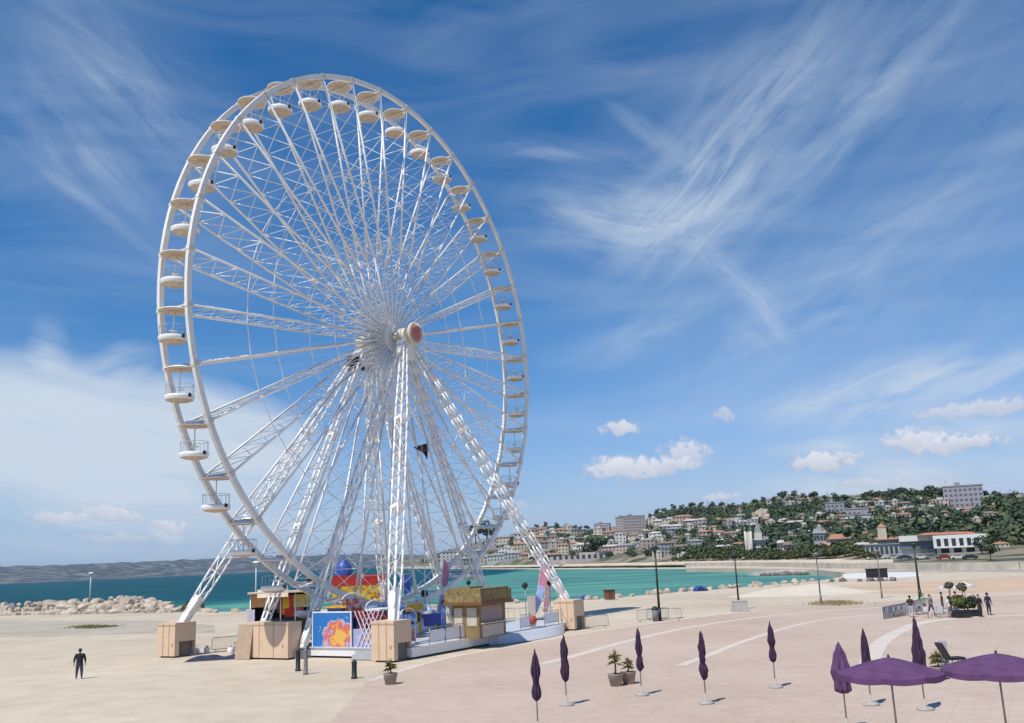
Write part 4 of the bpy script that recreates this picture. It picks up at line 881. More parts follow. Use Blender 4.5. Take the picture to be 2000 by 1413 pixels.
panel('painted_panel', -2.4, -1.25, 2.9, 3.9, OCH, -.2); panel('painted_panel', -1.15, -.3, 2.7, 3.6, mat('orange_art', (.6,.35,.12), .6, scale=3, col2=(.4,.3,.15)), -.2)
panel('painted_panel', .15, .7, 2.2, 3.7, YEL, -.2); panel('painted_panel', .7, 1.05, 2.1, 3.8, RED, -.21); panel('painted_panel', 1.05, 2.4, 2.75, 3.8, mat('gold_art', (.45,.38,.06), .5, scale=3, col2=(.62,.5,.12)), -.2)
panel('painted_panel', .3, 1.8, 2.0, 2.7, RED, -.24); panel('painted_panel', -.3, .15, 2.4, 3.7, MAR, -.19); panel('painted_panel', 1.6, 2.45, 1.97, 2.3, mat('pale_blue_board', (.35,.55,.62), .5), -.3)
b = MB(); b.box((-2.7, -1.0, 4.0), (2.7, 2.7, 4.12)); b.add([(-1.9,-1.5,3.7),(.6,-1.5,3.7),(.6,-.5,4.35),(-1.9,-.5,4.35),(-1.9,-.5,3.72),(.6,-.5,3.72)], [(0,1,2,3),(0,4,5,1),(1,5,2),(0,3,4),(3,2,5,4)]); b.build('awning', BEIGE, t)
panel('side_panel', -2.75, -2.45, .6, 1.6, mat('navy_board', (.02,.02,.09), .5), -.4); panel('side_panel', -2.7, -2.1, 1.65, 2.75, mat('lilac_board', (.6,.6,.75), .5), -.4)
# red and yellow pavilion ride behind
s0 = PD(703, 1200, 97); s0.z = 0
t = thing('fairground_ride', s0, -math.atan2(s0.x, s0.y), 'fairground ride with a red and yellow banded canopy and a blue dome behind the wheel', 'fairground ride')
RY = art_mat('band_art', (.35,.02,.015), (.62,.40,.03), (.55,.20,.02), (.45,.04,.02), (0, 0, 3.2), (2.8, 3, .95), 2)
b = MB(); b.box((-2.7, -.5, 4.05), (2.7, -.4, 5.0)); b.box((-2.7, -.4, 4.05), (-2.6, 2.5, 5.0)); b.box((2.6, -.4, 4.05), (2.7, 2.5, 5.0)); b.build('canopy_band', mat('deep_red_band', (.30,.012,.012), .5, scale=1.5, col2=(.45,.04,.02)), t)
b = MB(); b.box((-2.68, -.52, 2.45), (2.68, -.42, 4.045)); b.build('canopy_valance', mat('gold_valance', (.20,.05,.02), .6, scale=2.2, col2=(.60,.42,.03), thr=(.38,.55), detail=8), t)
b = MB(); [b.box((-2.6+k*.65, -.56, 2.3), (-2.6+k*.65+.5, -.525, 2.6+.18*(k%2))) for k in range(8)]; b.build('fringe', YEL, t)
b = MB(); b.box((-2.62, -.38, 4.9), (2.62, 2.5, 5.1)); b.build('canopy_roof', RED, t)
b = MB()
for x in (-2.5, -.9, .9, 2.5): b.tube((x, -.3, 0), (x, -.3, 2.6), .09, 8)
b.build('post', WHITE, t)
b = MB(); b.lathe([(1.35,0),(1.35,1.2),(1.2,1.3),(.001,1.3)], 20, c=(0, 1, .7)); b.build('carousel_base', mat('ride_red', (.30,.03,.04), .5, scale=3, col2=(.12,.02,.03)), t)
b = MB(); b.box((-2.6, -.2, 0), (2.6, 2.4, .7)); b.build('base', MAR, t)
b = MB(); b.lathe([(.85,0),(.9,.35),(.8,.9),(.5,1.35),(.12,1.65),(.001,1.9)], 16, c=(-1.6, .5, 5.1)); b.build('dome', mat('dome_blue', (.02,.05,.28), .4, scale=2, col2=(.05,.12,.4)), t)
b = MB(); b.box((-1.65, -.12, 5.1), (-1.5, -.05, 6.6)); b.build('dome_rib', mat('rib_violet', (.35,.2,.5), .5), t)
# blue banner, cart, wave panels
def bannerpost(nm, px, py0, py1, D, wpx, c, lab, cat='banner'):
    p = PD(px, py1, D); q = PD(px, py0, D); w_ = wpx*D/FPX; g = Vector((p.x, p.y, 0)); t = thing(nm, (p.x, p.y, DZ if D < 90 else 0), -math.atan2(p.x, p.y), lab, cat)
    z0 = p.z-t.location.z; z1 = q.z-t.location.z
    b = MB(); b.tube((-w_/2-.03, 0, 0), (-w_/2-.03, 0, z1+.1), .03, 6); b.build('pole', GREYM, t)
    b = MB(); n_ = 8; vs = []
    for s_ in (0, .015):
        for i in range(n_+1):
            for j in range(2): vs.append((-w_/2+w_*j, .05*math.sin(i*.9)+s_, lerp(z0, z1, i/n_)))
    k = (n_+1)*2; b.add(vs, [(i*2, i*2+1, i*2+3, i*2+2) for i in range(n_)]+[(k+i*2+2, k+i*2+3, k+i*2+1, k+i*2) for i in range(n_)]); b.build('fabric', c, t); return t
bannerpost('banner', 796, 1124, 1163, 88, 12, mat('royal_blue', (.02,.05,.30), .6), 'narrow royal blue banner just right of the front leg')
def feather(px0, py0, px1, py1, D, c0, c1, lab):
    p = PD(px0, py0, D); q = PD(px1, py1, D); t = thing('feather_flag', (p.x, p.y, DZ), 0, lab, 'feather flag', 'pink and lilac feather flags beside the deck')
    a = Vector((0, 0, 0)); e = q-t.location
    side = Vector((p.y, -p.x, 0)).normalized()
    pts = [a.lerp(e, i/10)+side*(.18*math.sin(i/10*3.1)) for i in range(11)]
    b = MB(); b.poly(pts, .025, 5); b.build('pole', WHITE, t)
    f0 = 3 if (p.z-DZ) < 0 else max(1, int((p.z-DZ)/max(.1, e.z)*10))
    b = MB(); vs = []; W_ = .55
    for o_ in (0, .012):
        for i in range(1, 11):
            w_ = W_*math.sin(min(1, (11-i)/3)*math.pi/2)*(.5+.5*min(1, i/3)); vs += [pts[i]+Vector((0, -.01-o_, 0)), pts[i]+side*w_+Vector((0, -.01-o_+.06*math.sin(i), -.12))]
    k = 20; mi = []
    fs = [(i*2, i*2+1, i*2+3, i*2+2) for i in range(9)]; b.add(vs, fs[:5]+[tuple(x+k for x in f)[::-1] for f in fs[:5]], 0, True); b.add(vs, fs[5:]+[tuple(x+k for x in f)[::-1] for f in fs[5:]], 1, True)
    b.build('fabric', [c0, c1], t); return t
LIL = mat('lilac_fabric', (.38,.42,.72), .7, var=.12); PNK = mat('rose_fabric', (.62,.24,.33), .7, var=.2)
feather(846, 1185, 866, 1094, 84, LIL, PNK, 'pink topped lilac feather flag left of the kiosk')
feather(1034, 1180, 1056, 1100, 86, LIL, PNK, 'lilac feather flag leaning beside the right leg of the wheel')
feather(1058, 1180, 1061, 1098, 88, mat('brown_rose_fabric', (.45,.28,.3), .7), PNK, 'rose red feather flag behind the lower end of the right leg')
t = thing('wave_panel', P(806, 1240, DZ), math.atan2((P(872,1227,DZ)-P(806,1240,DZ)).y, (P(872,1227,DZ)-P(806,1240,DZ)).x), 'light blue wave-shaped panel on the deck left of the kiosk', 'painted panel')
b = MB(); W_ = (P(872,1227,DZ)-P(806,1240,DZ)).length; n_ = 20; vs = []
for y in (0, .06):
    for i in range(n_+1): x = W_*i/n_; vs += [(x, y, 0), (x, y, 1.0+.75*i/n_+.22*math.sin(i*.7))]
k = 2*(n_+1); b.add(vs, [(i*2, i*2+2, i*2+3, i*2+1) for i in range(n_)]+[(k+i*2+1, k+i*2+3, k+i*2+2, k+i*2) for i in range(n_)]+[(i*2+1, i*2+3, k+i*2+3, k+i*2+1) for i in range(n_)]+[(0, 1, k+1, k), (2*n_+1, 2*n_, k+2*n_, k+2*n_+1)])
b.build('board', mat('sky_blue_paint', (.08,.24,.60), .4, scale=1.3, col2=(.35,.55,.80), thr=(.4,.6)), t)
c0_ = PD(826, 1215, 76); c0_.z = DZ
t = thing('ride_cart', c0_, .6, 'navy blue cart with a grey domed top behind the wave panel', 'cart')
b = MB(); b.box((-1.3, -.6, .45), (1.3, .6, 1.35)); b.build('body', mat('navy_paint', (.015,.03,.2), .35), t)
b = MB(); b.lathe([(.62,0),(.6,.25),(.4,.5),(.001,.62)], 16, c=(.2, 0, 1.36)); b.build('dome', mat('pale_dome', (.5,.58,.66), .3), t)
for x in (-.9, .9):
    b = MB(); b.tube((x, -.66, .28), (x, -.5, .28), .28, 14); b.tube((x, .5, .28), (x, .66, .28), .28, 14); b.build('wheel', DARKM, t)
def gate(a, n_, w_, h, c1, c2, lab):
    t = thing('ride_gate', WL(a, n_, DZ), YAW, lab, 'gate'); b = MB()
    for x in (0, w_): b.tube((x, 0, 0), (x, 0, h), .05, 6)
    b.build('post', WHITE, t); b = MB(); b.box((-.1, -.04, h), (w_+.1, .04, h+.5)); b.build('header', c1, t)
    b = MB(); b.poly([(w_*(.5-.5*math.cos(math.pi*i/10)), 0, h+.5+.4*math.sin(math.pi*i/10)) for i in range(11)], .045, 5); b.build('arch', WHITE, t)
    b = MB(); b.box((.08, -.02, .1), (w_-.08, .02, .95)); b.build('panel', c2, t)
LBL = mat('light_blue_art', (.10,.25,.6), .5, scale=2.5, col2=(.6,.7,.82), thr=(.4,.6)); NVY = mat('navy_art', (.02,.04,.25), .5, scale=3, col2=(.15,.25,.5)); RDA = mat('red_art', (.40,.04,.04), .5, scale=3, col2=(.6,.5,.5), thr=(.45,.65))
gate(-10.6, 4.4, 2.2, 2.5, RDA, LBL, 'white arched gate with a red header behind the blue sunburst panel')
gate(-7.6, 4.0, 2.4, 1.9, LBL, NVY, 'white arched gate with pale blue header behind the front leg')
gate(-4.6, 3.6, 2.2, 1.7, NVY, LBL, 'white arched gate with navy header left of the kiosk')
gate(-9.6, 8.6, 1.6, 1.4, LBL, RDA, 'low white gate with a red panel between the lattice screen and the front leg')
def booth(a, n_, w_, h, wm_, rm_, am_, lab):
    t = thing('game_booth', WL(a, n_, DZ), YAW, lab, 'booth'); b = MB(); b.box((0, .0, 0), (w_, .08, .95)); b.box((0, .08, 0), (.08, 1.3, h)); b.box((w_-.08, .08, 0), (w_, 1.3, h)); b.box((.08, 1.22, 0), (w_-.08, 1.3, h)); b.build('wall', wm_, t)
    b = MB(); b.box((-.12, -.35, h+.003), (w_+.12, 1.4, h+.12)); b.build('roof', rm_, t); b = MB(); b.box((-.1, -.42, h-.3), (w_+.1, -.36, h+.2)); b.build('header', am_, t)
    b = MB(); [b.box((.1+k*.42, .3, .96), (.1+k*.42+.3, .6, 1.25+.2*(k % 2))) for k in range(int((w_-.3)/.42))]; b.build('prizes', RDA if am_ is not RDA else YEL, t)
booth(-11.2, 4.9, 1.7, 2.5, NVY, YEL, RDA, 'small game booth with red header behind the sunburst panel')
booth(-9.2, 3.2, 1.8, 2.3, RED, WHITE, YEL, 'red game booth with yellow header under the wheel')
booth(-6.2, 6.2, 1.8, 2.2, LBL, NVY, YEL, 'pale blue game booth with yellow header right of the front leg')
booth(-3.9, 5.0, 1.6, 2.0, YEL, RED, LBL, 'yellow game booth with red roof just left of the kiosk')
t = thing('control_cabin', WL(-8.2, 5.6, DZ), YAW, 'small dark red control cabin with dark window under the wheel, behind the front leg', 'cabin')
b = MB(); b.box((0, 0, 0), (1.9, .1, 1.0)); b.box((0, .1, 0), (.1, 1.6, 2.1)); b.box((1.8, .1, 0), (1.9, 1.6, 2.1)); b.box((.1, 1.5, 0), (1.8, 1.6, 2.1)); b.build('wall', mat('cabin_red', (.25,.03,.03), .5, var=.3), t)
b = MB(); b.box((.1, .03, 1.0), (1.8, .07, 2.1)); b.build('window', WINM, t); b = MB(); b.box((-.15, -.2, 2.1), (2.05, 1.7, 2.22)); b.build('roof', WHITE, t)
def flood(px, py, D, lab, r=.26, parent=None):
    p = PD(px, py, D); z = DZ if D < 92 else 0
    t = thing('floodlight', (p.x, p.y, z), -math.atan2(p.x, p.y)+.4, lab, 'floodlight', 'black round floodlights on posts around the deck')
    b = MB(); b.tube((0, 0, 0), (0, 0, p.z-z-.2), .035, 6); b.lathe([(.16,0),(.16,.05),(.001,.05)], 10); b.build('pole', GREYM, t)
    b = MB(); b.ball((0, 0, p.z-z), r, 12, 8, sc_=(1, .85, 1)); b.lathe([(.001,0),(r*.5,0),(r*.75,-.1)], 12, M=Matrix.Translation((0, -.12, p.z-z)) @ Matrix.Rotation(R_(90), 4, 'X')); b.build('lamp', DARKM, t)
    b = MB(); b.tube((0, 0, p.z-z-.35), (0, 0, p.z-z-.18), .06, 6); b.build('bracket', DARKM, t)
flood(1025, 1144, 84, 'black floodlight left of the lilac flag at the right end of the deck', .28)
flood(1073, 1139, 87, 'black floodlight just right of the rose feather flag', .24); flood(1094, 1159, 87, 'black floodlight on a post, rightmost of all, by the right ballast box', .24)
flood(891, 1156, 82, 'black floodlight above the left part of the kiosk roof', .3); flood(829, 1160, 80, 'black floodlight above the navy cart', .32)
flood(867, 1178, 78, 'black floodlight just left of the kiosk roof', .26); flood(853, 1138, 90, 'small black floodlight by the pink topped flag', .22); flood(915, 1138, 92.5, 'black floodlight behind the kiosk roof', .24)
flood(548, 1133, 96, 'black floodlight above the awning of the stall', .26); flood(603, 1134, 93, 'black floodlight above the right end of the stall', .3)
# striped drum by the deck
t = thing('sign_stand', P(1040, 1226, DZ), .4, 'white sign stand with a red disc on the deck between kiosk and right leg', 'sign')
b = MB(); b.box((-.32, -.05, .05), (.32, .05, 2.4)); b.build('board', mat('sign_cream', (.62,.55,.46), .6), t); b = MB(); b.tube((0, -.06, .55), (0, -.11, .55), .36, 20); b.build('disc', mat('sign_red', (.48,.10,.08), .5), t)
# mast with dark flag
mp_ = PD(825, 905, 79); t = thing('flag_mast', (mp_.x, mp_.y, DZ), 0, 'slender white mast with a small black and brown flag at its top', 'flagpole')
b = MB(); zt = PD(825, 868, 79).z-DZ; b.tube((0, 0, 0), (0, 0, zt), .05, 6, 0, .03); b.build('pole', WHITE, t)
b = MB(); sd = Vector((1, 0, 0)); fl = [(-.75,0,-.25),(.0,.08,-.02),(.42,-.05,.05),(.48,.05,-.45),(.42,0,-1.35),(.1,.1,-.75),(-.3,.05,-.5)]
k = len(fl); vs = [(x, y, zt+z) for x, y, z in fl]+[(x, y+.03, zt+z) for x, y, z in fl]; b.add(vs, [tuple(range(k))[::-1], tuple(range(k, 2*k))]+[(i, (i+1) % k, k+(i+1) % k, k+i) for i in range(k)]); b.build('flag', mat('flag_dark', (.02,.018,.02), .8, scale=2.5, col2=(.2,.09,.05), thr=(.5,.7)), t)

# ------------------------------------------------------------------ street furniture
def lamp_post(px, py, h, D, lab, mt, head='flat', base=True, r=.11):
    p = PD(px, py, D); t = thing('street_lamp', (p.x, p.y, 0), rnd.random(), lab, 'street lamp', 'street lamps on the esplanade' if head == 'flat' else 'white headed lamps by the water')
    b = MB(); b.tube((0, 0, 0), (0, 0, 1.1), r*1.5, 10, 0, r*1.25); b.tube((0, 0, 1.1), (0, 0, h-.15), r, 10, 0, r*.62)
    if base: b.lathe([(r*2.6,0),(r*2.6,.05),(r*1.6,.09)], 12)
    b.build('pole', mt, t)
    if head == 'flat':
        b = MB(); b.lathe([(.001,h+.05),(.2,h+.03),(.34,h-.08),(.34,h-.14),(.1,h-.16),(.07,h-.35)], 16)
        for s_ in (-1, 1): b.tube((0, 0, h-.6), (s_*.42, 0, h-.25), .035, 6); b.box((s_*.42-.16, -.13, h-.3), (s_*.42+.16, .13, h-.18))
        b.build('lamp_head', mt, t)
    else:
        b = MB(); b.lathe([(.001,h+.12),(.3,h+.08),(.52,h-.08),(.5,h-.16),(.001,h-.16)], 16); b.build('lamp_head', WHITE, t)
        b = MB(); b.lathe([(.4,h-.17),(.22,h-.6),(.1,h-.85)], 12); b.build('lamp_glass', mat('lamp_glass_grey', (.35,.38,.37), .3), t)
    return t
def dist_at(px, py, z=0): p = P(px, py, z); return math.hypot(p.x, p.y)
lamp_post(1289, 1213, 6.6, dist_at(1289, 1213), 'dark green lamp post rising from a ring of crowd barriers', GREENM, r=.12)
lamp_post(1444, 1192, 5.6, dist_at(1444, 1192), 'dark lamp post set in a concrete block', GREENM, r=.1)
lamp_post(1798, 1172, 5.9, dist_at(1798, 1172), 'dark lamp post by the open-air cafe, in front of the pavilion', GREENM, r=.13)
lamp_post(1604, 1179, 5.3, dist_at(1604, 1179), 'slim grey lamp post beside the low sand mound', mat('slim_grey', (.20,.22,.24), .5, .3), r=.08)
lamp_post(1723, 1169, 5.3, dist_at(1723, 1169), 'slim brownish lamp post left of the cafe', mat('slim_brown', (.22,.19,.16), .5, .2), r=.07)
lamp_post(175, 1182, 6.9, 205, 'pale lamp post with a white head behind the boulders at the far left', mat('pale_pole', (.42,.48,.48), .5), 'dome', r=.2)
lamp_post(499, 1195, 7.2, 142, 'white lamp post with a domed head above the stall', mat('pale_pole2', (.5,.56,.58), .5), 'dome', r=.13)
cb0 = P(1446, 1195); t = thing('lamp_block', cb0, .1, 'tapered concrete block around the foot of a lamp post', 'concrete block'); b = MB()
vs = [(-.75,-.75,0),(.75,-.75,0),(.75,.75,0),(-.75,.75,0),(-.58,-.58,1.0),(.58,-.58,1.0),(.58,.58,1.0),(-.58,.58,1.0)]; b.add(vs, [(3,2,1,0),(4,5,6,7),(0,1,5,4),(1,2,6,5),(2,3,7,6),(3,0,4,7)]); b.build('block', CONC, t); b = MB(); b.box((-.62, -.62, 1.0), (.62, .62, 1.06)); b.build('cap', mat('cap_conc', (.5,.48,.44), .8), t)
def barrier_proto(label, loc, rz):
    t = thing('crowd_barrier', loc, rz, label, 'crowd barrier', 'metal crowd barriers')
    b = MB(); w_, h = 2.0, 1.05; pts = [(-w_/2, 0, .18), (-w_/2, 0, h-.12), (-w_/2+.12, 0, h), (w_/2-.12, 0, h), (w_/2, 0, h-.12), (w_/2, 0, .18), (-w_/2, 0, .18)]
    b.poly(pts, .025, 6); b.build('frame', GREYM, t)
    c = MB()
    for i in range(1, 15): x = -w_/2+w_*i/15; c.tube((x, 0, .18), (x, 0, h), .009, 4)
    c.build('bars', GREYM, t)
    for s_ in (-1, 1):
        d = MB(); d.tube((s_*.7, -.3, .03), (s_*.7, .3, .03), .022, 5); d.tube((s_*.7, 0, .03), (s_*.7, 0, .2), .022, 5); d.build('foot', GREYM, t)
    return t
lp = P(1289, 1213)
bp_ = barrier_proto('crowd barrier curving left of the bin, around the dark green lamp post', lp+Vector((-1.15, -.1, 0)), .35)
dup(bp_, lp+Vector((1.0, -.1, 0)), -.4, 'crowd barrier on the right side of the dark green lamp post')
dup(bp_, lp+Vector((0, 1.3, 0)), 0, 'crowd barrier behind the dark green lamp post')
dup(bp_, WL(12.6, 12.3), .2, 'crowd barrier right of the ballast box at the right leg')
dup(bp_, P(472, 1283), 1.25, 'crowd barrier standing against the left side of the widest ballast box')
dup(bp_, P(440, 1272), .5, 'crowd barrier on the sand between the two left ballast boxes')
t = thing('litter_bin', lp+Vector((-.45, -.55, 0)), 0, 'dark litter bin in front of the dark green lamp post', 'litter bin'); b = MB(); b.lathe([(.001,0),(.26,0),(.3,1.0),(.27,1.02)], 14); b.build('bin_body', mat('bin_grey', (.20,.21,.2), .6), t); b = MB(); b.lathe([(.33,1.03),(.33,1.1),(.15,1.3),(.001,1.32)], 14); b.build('lid', DARKM, t)
def bollard(px, py, label, mt, r=.14, h=1.2):
    p = P(px, py); t = thing('bollard', p, 0, label, 'bollard', 'bollards in front of the deck'); b = MB(); b.lathe([(.001,0),(r*1.25,0),(r*1.25,.1),(r,.12),(r,h-.12)], 14); b.build('post', mt, t); b = MB(); b.lathe([(r,h-.12),(r*1.12,h-.1),(r*1.1,h-.02),(r*.5,h+.05),(.001,h+.06)], 14); b.build('cap', mt, t)
bollard(582, 1311, 'black bollard, left of the pair before the widest ballast box', DARKM); bollard(597, 1318, 'grey bollard, right of the pair by the corner of the deck', mat('bollard_grey', (.18,.17,.16), .6), .12, 1.35); bollard(692, 1326, 'short black bollard in front of the white deck edge', DARKM, .14, .9)
# navy heap coloured as a cast shadow, with white pieces for its light spots
tp_ = P(425, 1288); b = MB(); nu, nv = 22, 12; vs = []
for j in range(nv+1):
    for i in range(nu+1):
        u = -1+2*i/nu; v = -1+2*j/nv; e = max(0, 1-max(abs(u), abs(v))**3); vs.append((u*2.1, v*.9, .015+e*(.22+.22*mnoise.noise(Vector((u*2.4, v*2, 7))))))
b.add(vs, [(j*(nu+1)+i, j*(nu+1)+i+1, (j+1)*(nu+1)+i+1, (j+1)*(nu+1)+i) for j in range(nv) for i in range(nu)], smooth=True)
o = b.build('shadow_heap', mat('shadow_navy', (.035,.04,.07), .5, var=.3, scale=3, bump=.5), None, tp_); o.rotation_euler = (0, 0, .2); tag(o, 'dark blue heap painted as a shadow on the ground right of the far left ballast box', 'shadow_heap')
for i, (x, y, lab) in enumerate([(384,1276,'white piece painted as a light spot beside the far left ballast box'),(404,1276,'white piece painted as a light spot left of the middle of the shadow heap'),(450,1277,'white piece painted as a light spot at the right end of the shadow heap'),(466,1279,'white piece painted as a light spot beside a crowd barrier foot')]):
    p = P(x, y); t = thing('light_spot', p, i, lab, 'light_spot', 'white painted light spots round the shadow heap'); b = MB(); b.lathe([(.001,0),(.2,.0),(.22,.04),(.22,.38),(.1,.46)], 12); b.build('body', WHITE, t); b = MB(); b.lathe([(.08,.46),(.08,.54),(.001,.55)], 10); b.build('cap', mat('cap_blue', (.1,.2,.5), .4), t)

# ------------------------------------------------------------------ parasols
def closed_parasol(px, py, zt, lab, s=1.0, kind=0):
    p = P(px, py, zt); t = thing('parasol', (p.x, p.y, 0), rnd.random()*3, lab, 'parasol', 'closed purple parasols in the foreground')
    b = MB(); b.tube((0, 0, .1), (0, 0, zt-.15), .026, 8); b.build('pole', GREYM, t)
    b = MB(); b.lathe([(.001,.0),(.3,.0),(.32,.06),(.2,.11),(.05,.13),(.04,.4),(.001,.4)], 18); b.build('base', CONC, t)
    L_ = 1.75*s; b = MB()
    if kind == 0: prof = [(.012,0),(.03,-.05),(.075,-.25),(.115,-.55),(.125,-.8),(.10,-1.0),(.075,-1.12),(.12,-1.22),(.155,-1.4),(.12,-1.6),(.05,-1.72)]
    elif kind == 1: prof = [(.012,0),(.03,-.05),(.08,-.3),(.12,-.6),(.135,-.9),(.135,-1.2),(.15,-1.45),(.12,-1.7),(.07,-1.78)]
    else: prof = [(.015,0),(.06,-.06),(.15,-.25),(.22,-.55),(.26,-.9),(.27,-1.2),(.22,-1.45),(.12,-1.6)]
    vr = random.Random(px); prof = [(r*s*vr.uniform(.85, 1.2), z*s*vr.uniform(.97, 1.03)) for r, z in prof]; prof.sort(key=lambda q: -q[1])
    fine = []
    for (r0, z0), (r1, z1) in zip(prof, prof[1:]): fine += [(lerp(r0, r1, k/3), lerp(z0, z1, k/3)) for k in range(3)]
    fine.append(prof[-1]); b.lathe([(max(.01, r), zt+z) for r, z in fine], 48, pleat=.2, npl=8)
    for v_i, v in enumerate(b.v):
        f = mnoise.noise(Vector((v[0]*9+px, v[1]*9, v[2]*3.5)))*.06; b.v[v_i] = (v[0]+f, v[1]+f*.7, v[2])
    b.build('canopy', PURPLE2 if kind == 2 else PURPLE, t)
    b = MB(); b.lathe([(.001,zt+.06),(.022,zt+.04),(.03,zt),(.02,zt-.03)], 8); b.build('finial', DARKM, t)
    if kind == 0: b = MB(); b.lathe([(.088*s,zt-1.10*s),(.092*s,zt-1.12*s),(.088*s,zt-1.15*s)], 20); b.build('strap', mat('strap', (.03,.015,.04), .7), t)
    return t
closed_parasol(1044, 1271, 2.75, 'closed purple parasol, leftmost and lowest of the row', 1)
closed_parasol(1100, 1242, 2.75, 'closed purple parasol, second from the left, bulging halfway down', 1, 1)
closed_parasol(1245, 1229, 2.75, 'closed purple parasol above the paving right of the yellowish yucca')
closed_parasol(1368, 1235, 2.75, 'closed purple parasol standing near the lower end of a pale paving strip', 1.05)
closed_parasol(1503, 1216, 2.75, 'slim closed purple parasol with two pale strips passing behind it')
closed_parasol(1685, 1230, 2.75, 'slim closed purple parasol rising beside an open one', 1.1, 1)
closed_parasol(1785, 1208, 3.2, 'tallest closed purple parasol, leaning over the paving near the cafe', 1.28, 1)
closed_parasol(1637, 1257, 2.75, 'loosely folded violet parasol, widest of the closed ones', 1.0, 2)
def open_parasol(px, py, zt, lab, r=1.5, rz=.3):
    p = P(px, py, zt); t = thing('parasol', (p.x, p.y, 0), rz, lab, 'parasol', 'open violet parasols at the lower right')
    b = MB(); b.tube((0, 0, .1), (0, 0, zt), .03, 8); b.build('pole', GREYM, t); b = MB(); b.lathe([(.001,0),(.34,0),(.36,.07),(.05,.14)], 18); b.build('base', CONC, t)
    b = MB(); n_ = 48; rows_ = 8; vs = []
    for q in (0, -.02):
        for j in range(rows_+1):
            for i in range(n_):
                a = 2*math.pi*i/n_; f = j/rows_; k8 = (i % 6)/6; sag = math.sin(k8*math.pi)
                rr = r*f*(1-.06*sag*f); z = zt-.42*f**1.25-.05*sag*f+q; vs.append((rr*math.cos(a) if f else .002*math.cos(a), rr*math.sin(a) if f else .002*math.sin(a), z))
    K = (rows_+1)*n_; fs = []
    for j in range(rows_):
        for i in range(n_): i2 = (i+1) % n_; fs += [(j*n_+i, (j+1)*n_+i, (j+1)*n_+i2, j*n_+i2), (K+j*n_+i2, K+(j+1)*n_+i2, K+(j+1)*n_+i, K+j*n_+i)]
    b.add(vs, fs, 0, True)
    vs = []
    for i in range(n_): x, y, z = b.v[rows_*n_+i]; vs += [(x, y, z), (x*1.005, y*1.005, z-.16)]
    b.add(vs, [(2*i, 2*i+1, 2*((i+1) % n_)+1, 2*((i+1) % n_)) for i in range(n_)]); b.build('canopy', PURPLE2, t)
    for k in range(8): a = k*math.pi/4; c = MB(); c.tube((0, 0, zt-.05), (r*.97*math.cos(a), r*.97*math.sin(a), zt-.45), .012, 4); c.tube((0, 0, zt-.75), (r*.5*math.cos(a), r*.5*math.sin(a), zt-.22), .01, 4); c.build('rib', GREYM, t)
    b = MB(); b.lathe([(.001,zt+.1),(.03,zt+.06),(.04,zt)], 8); b.build('finial', DARKM, t)
open_parasol(1735, 1284, 2.65, 'open violet parasol at the bottom edge beside a slim closed one'); open_parasol(1945, 1276, 2.65, 'open violet parasol in the lower right corner', 1.6, .1)

# ------------------------------------------------------------------ plants
def yucca(px, py, ztop, lab, s=1, planter=True, seed=1):
    p = P(px, py, ztop); rn = random.Random(seed); t = thing('yucca', (p.x, p.y, 0), 0, lab, 'potted plant', 'yuccas in planters')
    if planter: b = MB(); b.lathe([(.001,0),(.26,0),(.36,.5),(.38,.55),(.33,.55),(.32,.5),(.001,.48)], 16); b.build('pot', mat('clay_pot', (.30,.25,.2), .8), t)
    b = MB(); b.tube((0, 0, .45), (.02, 0, ztop*.6), .05, 6, 0, .035); b.build('stem', TRUNK, t); b = MB()
    for c, z in (((0, 0), ztop*.62), ((.0, 0), ztop*.78)):
        for i in range(34):
            a = rn.random()*6.28; el_ = rn.uniform(-.1, 1.4); l = rn.uniform(.3, .5)*s; d = Vector((math.cos(a)*math.cos(el_), math.sin(a)*math.cos(el_), math.sin(el_))); sd = Vector((-math.sin(a), math.cos(a), 0))*.022; o_ = Vector((c[0], c[1], z))
            tip = o_+d*l+Vector((0, 0, -.12*math.cos(el_))); mid = o_+d*l*.55; b.add([o_-sd*.6, o_+sd*.6, mid+sd, tip, mid-sd], [(0,1,2,3,4)])
    b.build('leaves', LEAFY, t); return t
yucca(1199, 1268, 1.65, 'yellowish yucca in a clay pot between two closed parasols'); yucca(1225, 1284, 1.2, 'smaller yellowish yucca right of the taller one', .8, True, 4); yucca(762, 1289, 1.2, 'dark green yucca in front of the ballast box at the front leg', .9, True, 6)
yucca(1828, 1272, 1.2, 'green yucca in a pot behind the tallest closed parasol', .9, True, 8)
def bush(px, py, w_, h, lab, mt, base=None, flower=None, name='bush'):
    p = P(px, py); t = thing(name, p, 0, lab, 'shrub'); rn = random.Random(px); z0 = 0
    if base: b = MB(); b.box((-w_*.4, -w_*.4, 0), (w_*.4, w_*.4, base)); b.box((-w_*.43, -w_*.43, base-.08), (w_*.43, w_*.43, base+.002)); b.build('planter', DARKM, t); z0 = base
    b = MB()
    for k in range(7): crown_faces(b, (rn.uniform(-.25, .25)*w_, rn.uniform(-.25, .25)*w_, z0+rn.uniform(.25, .75)*h), w_*.34, 90, rn)
    for i in range(len(b.v)): 
        if b.v[i][2] < z0+.0: b.v[i] = (b.v[i][0], b.v[i][1], z0+.0)
    b.build('foliage', mt, t)
    if flower:
        c = MB()
        for k in range(14): c.ball((rn.uniform(-.3, .3)*w_, rn.uniform(-.35, .1)*w_, z0+h*rn.uniform(.75, 1.0)), .05, 6, 4)
        c.build('flowers', flower, t)
    return t
bush(1877, 1207, 1.35, 1.15, 'round green bush with orange blossom in a dark planter by the cafe', mat('bush_leaf', (.05,.075,.015), .6, scale=2, col2=(.12,.14,.03)), .55, mat('orange_flower', (.45,.12,.03), .6))
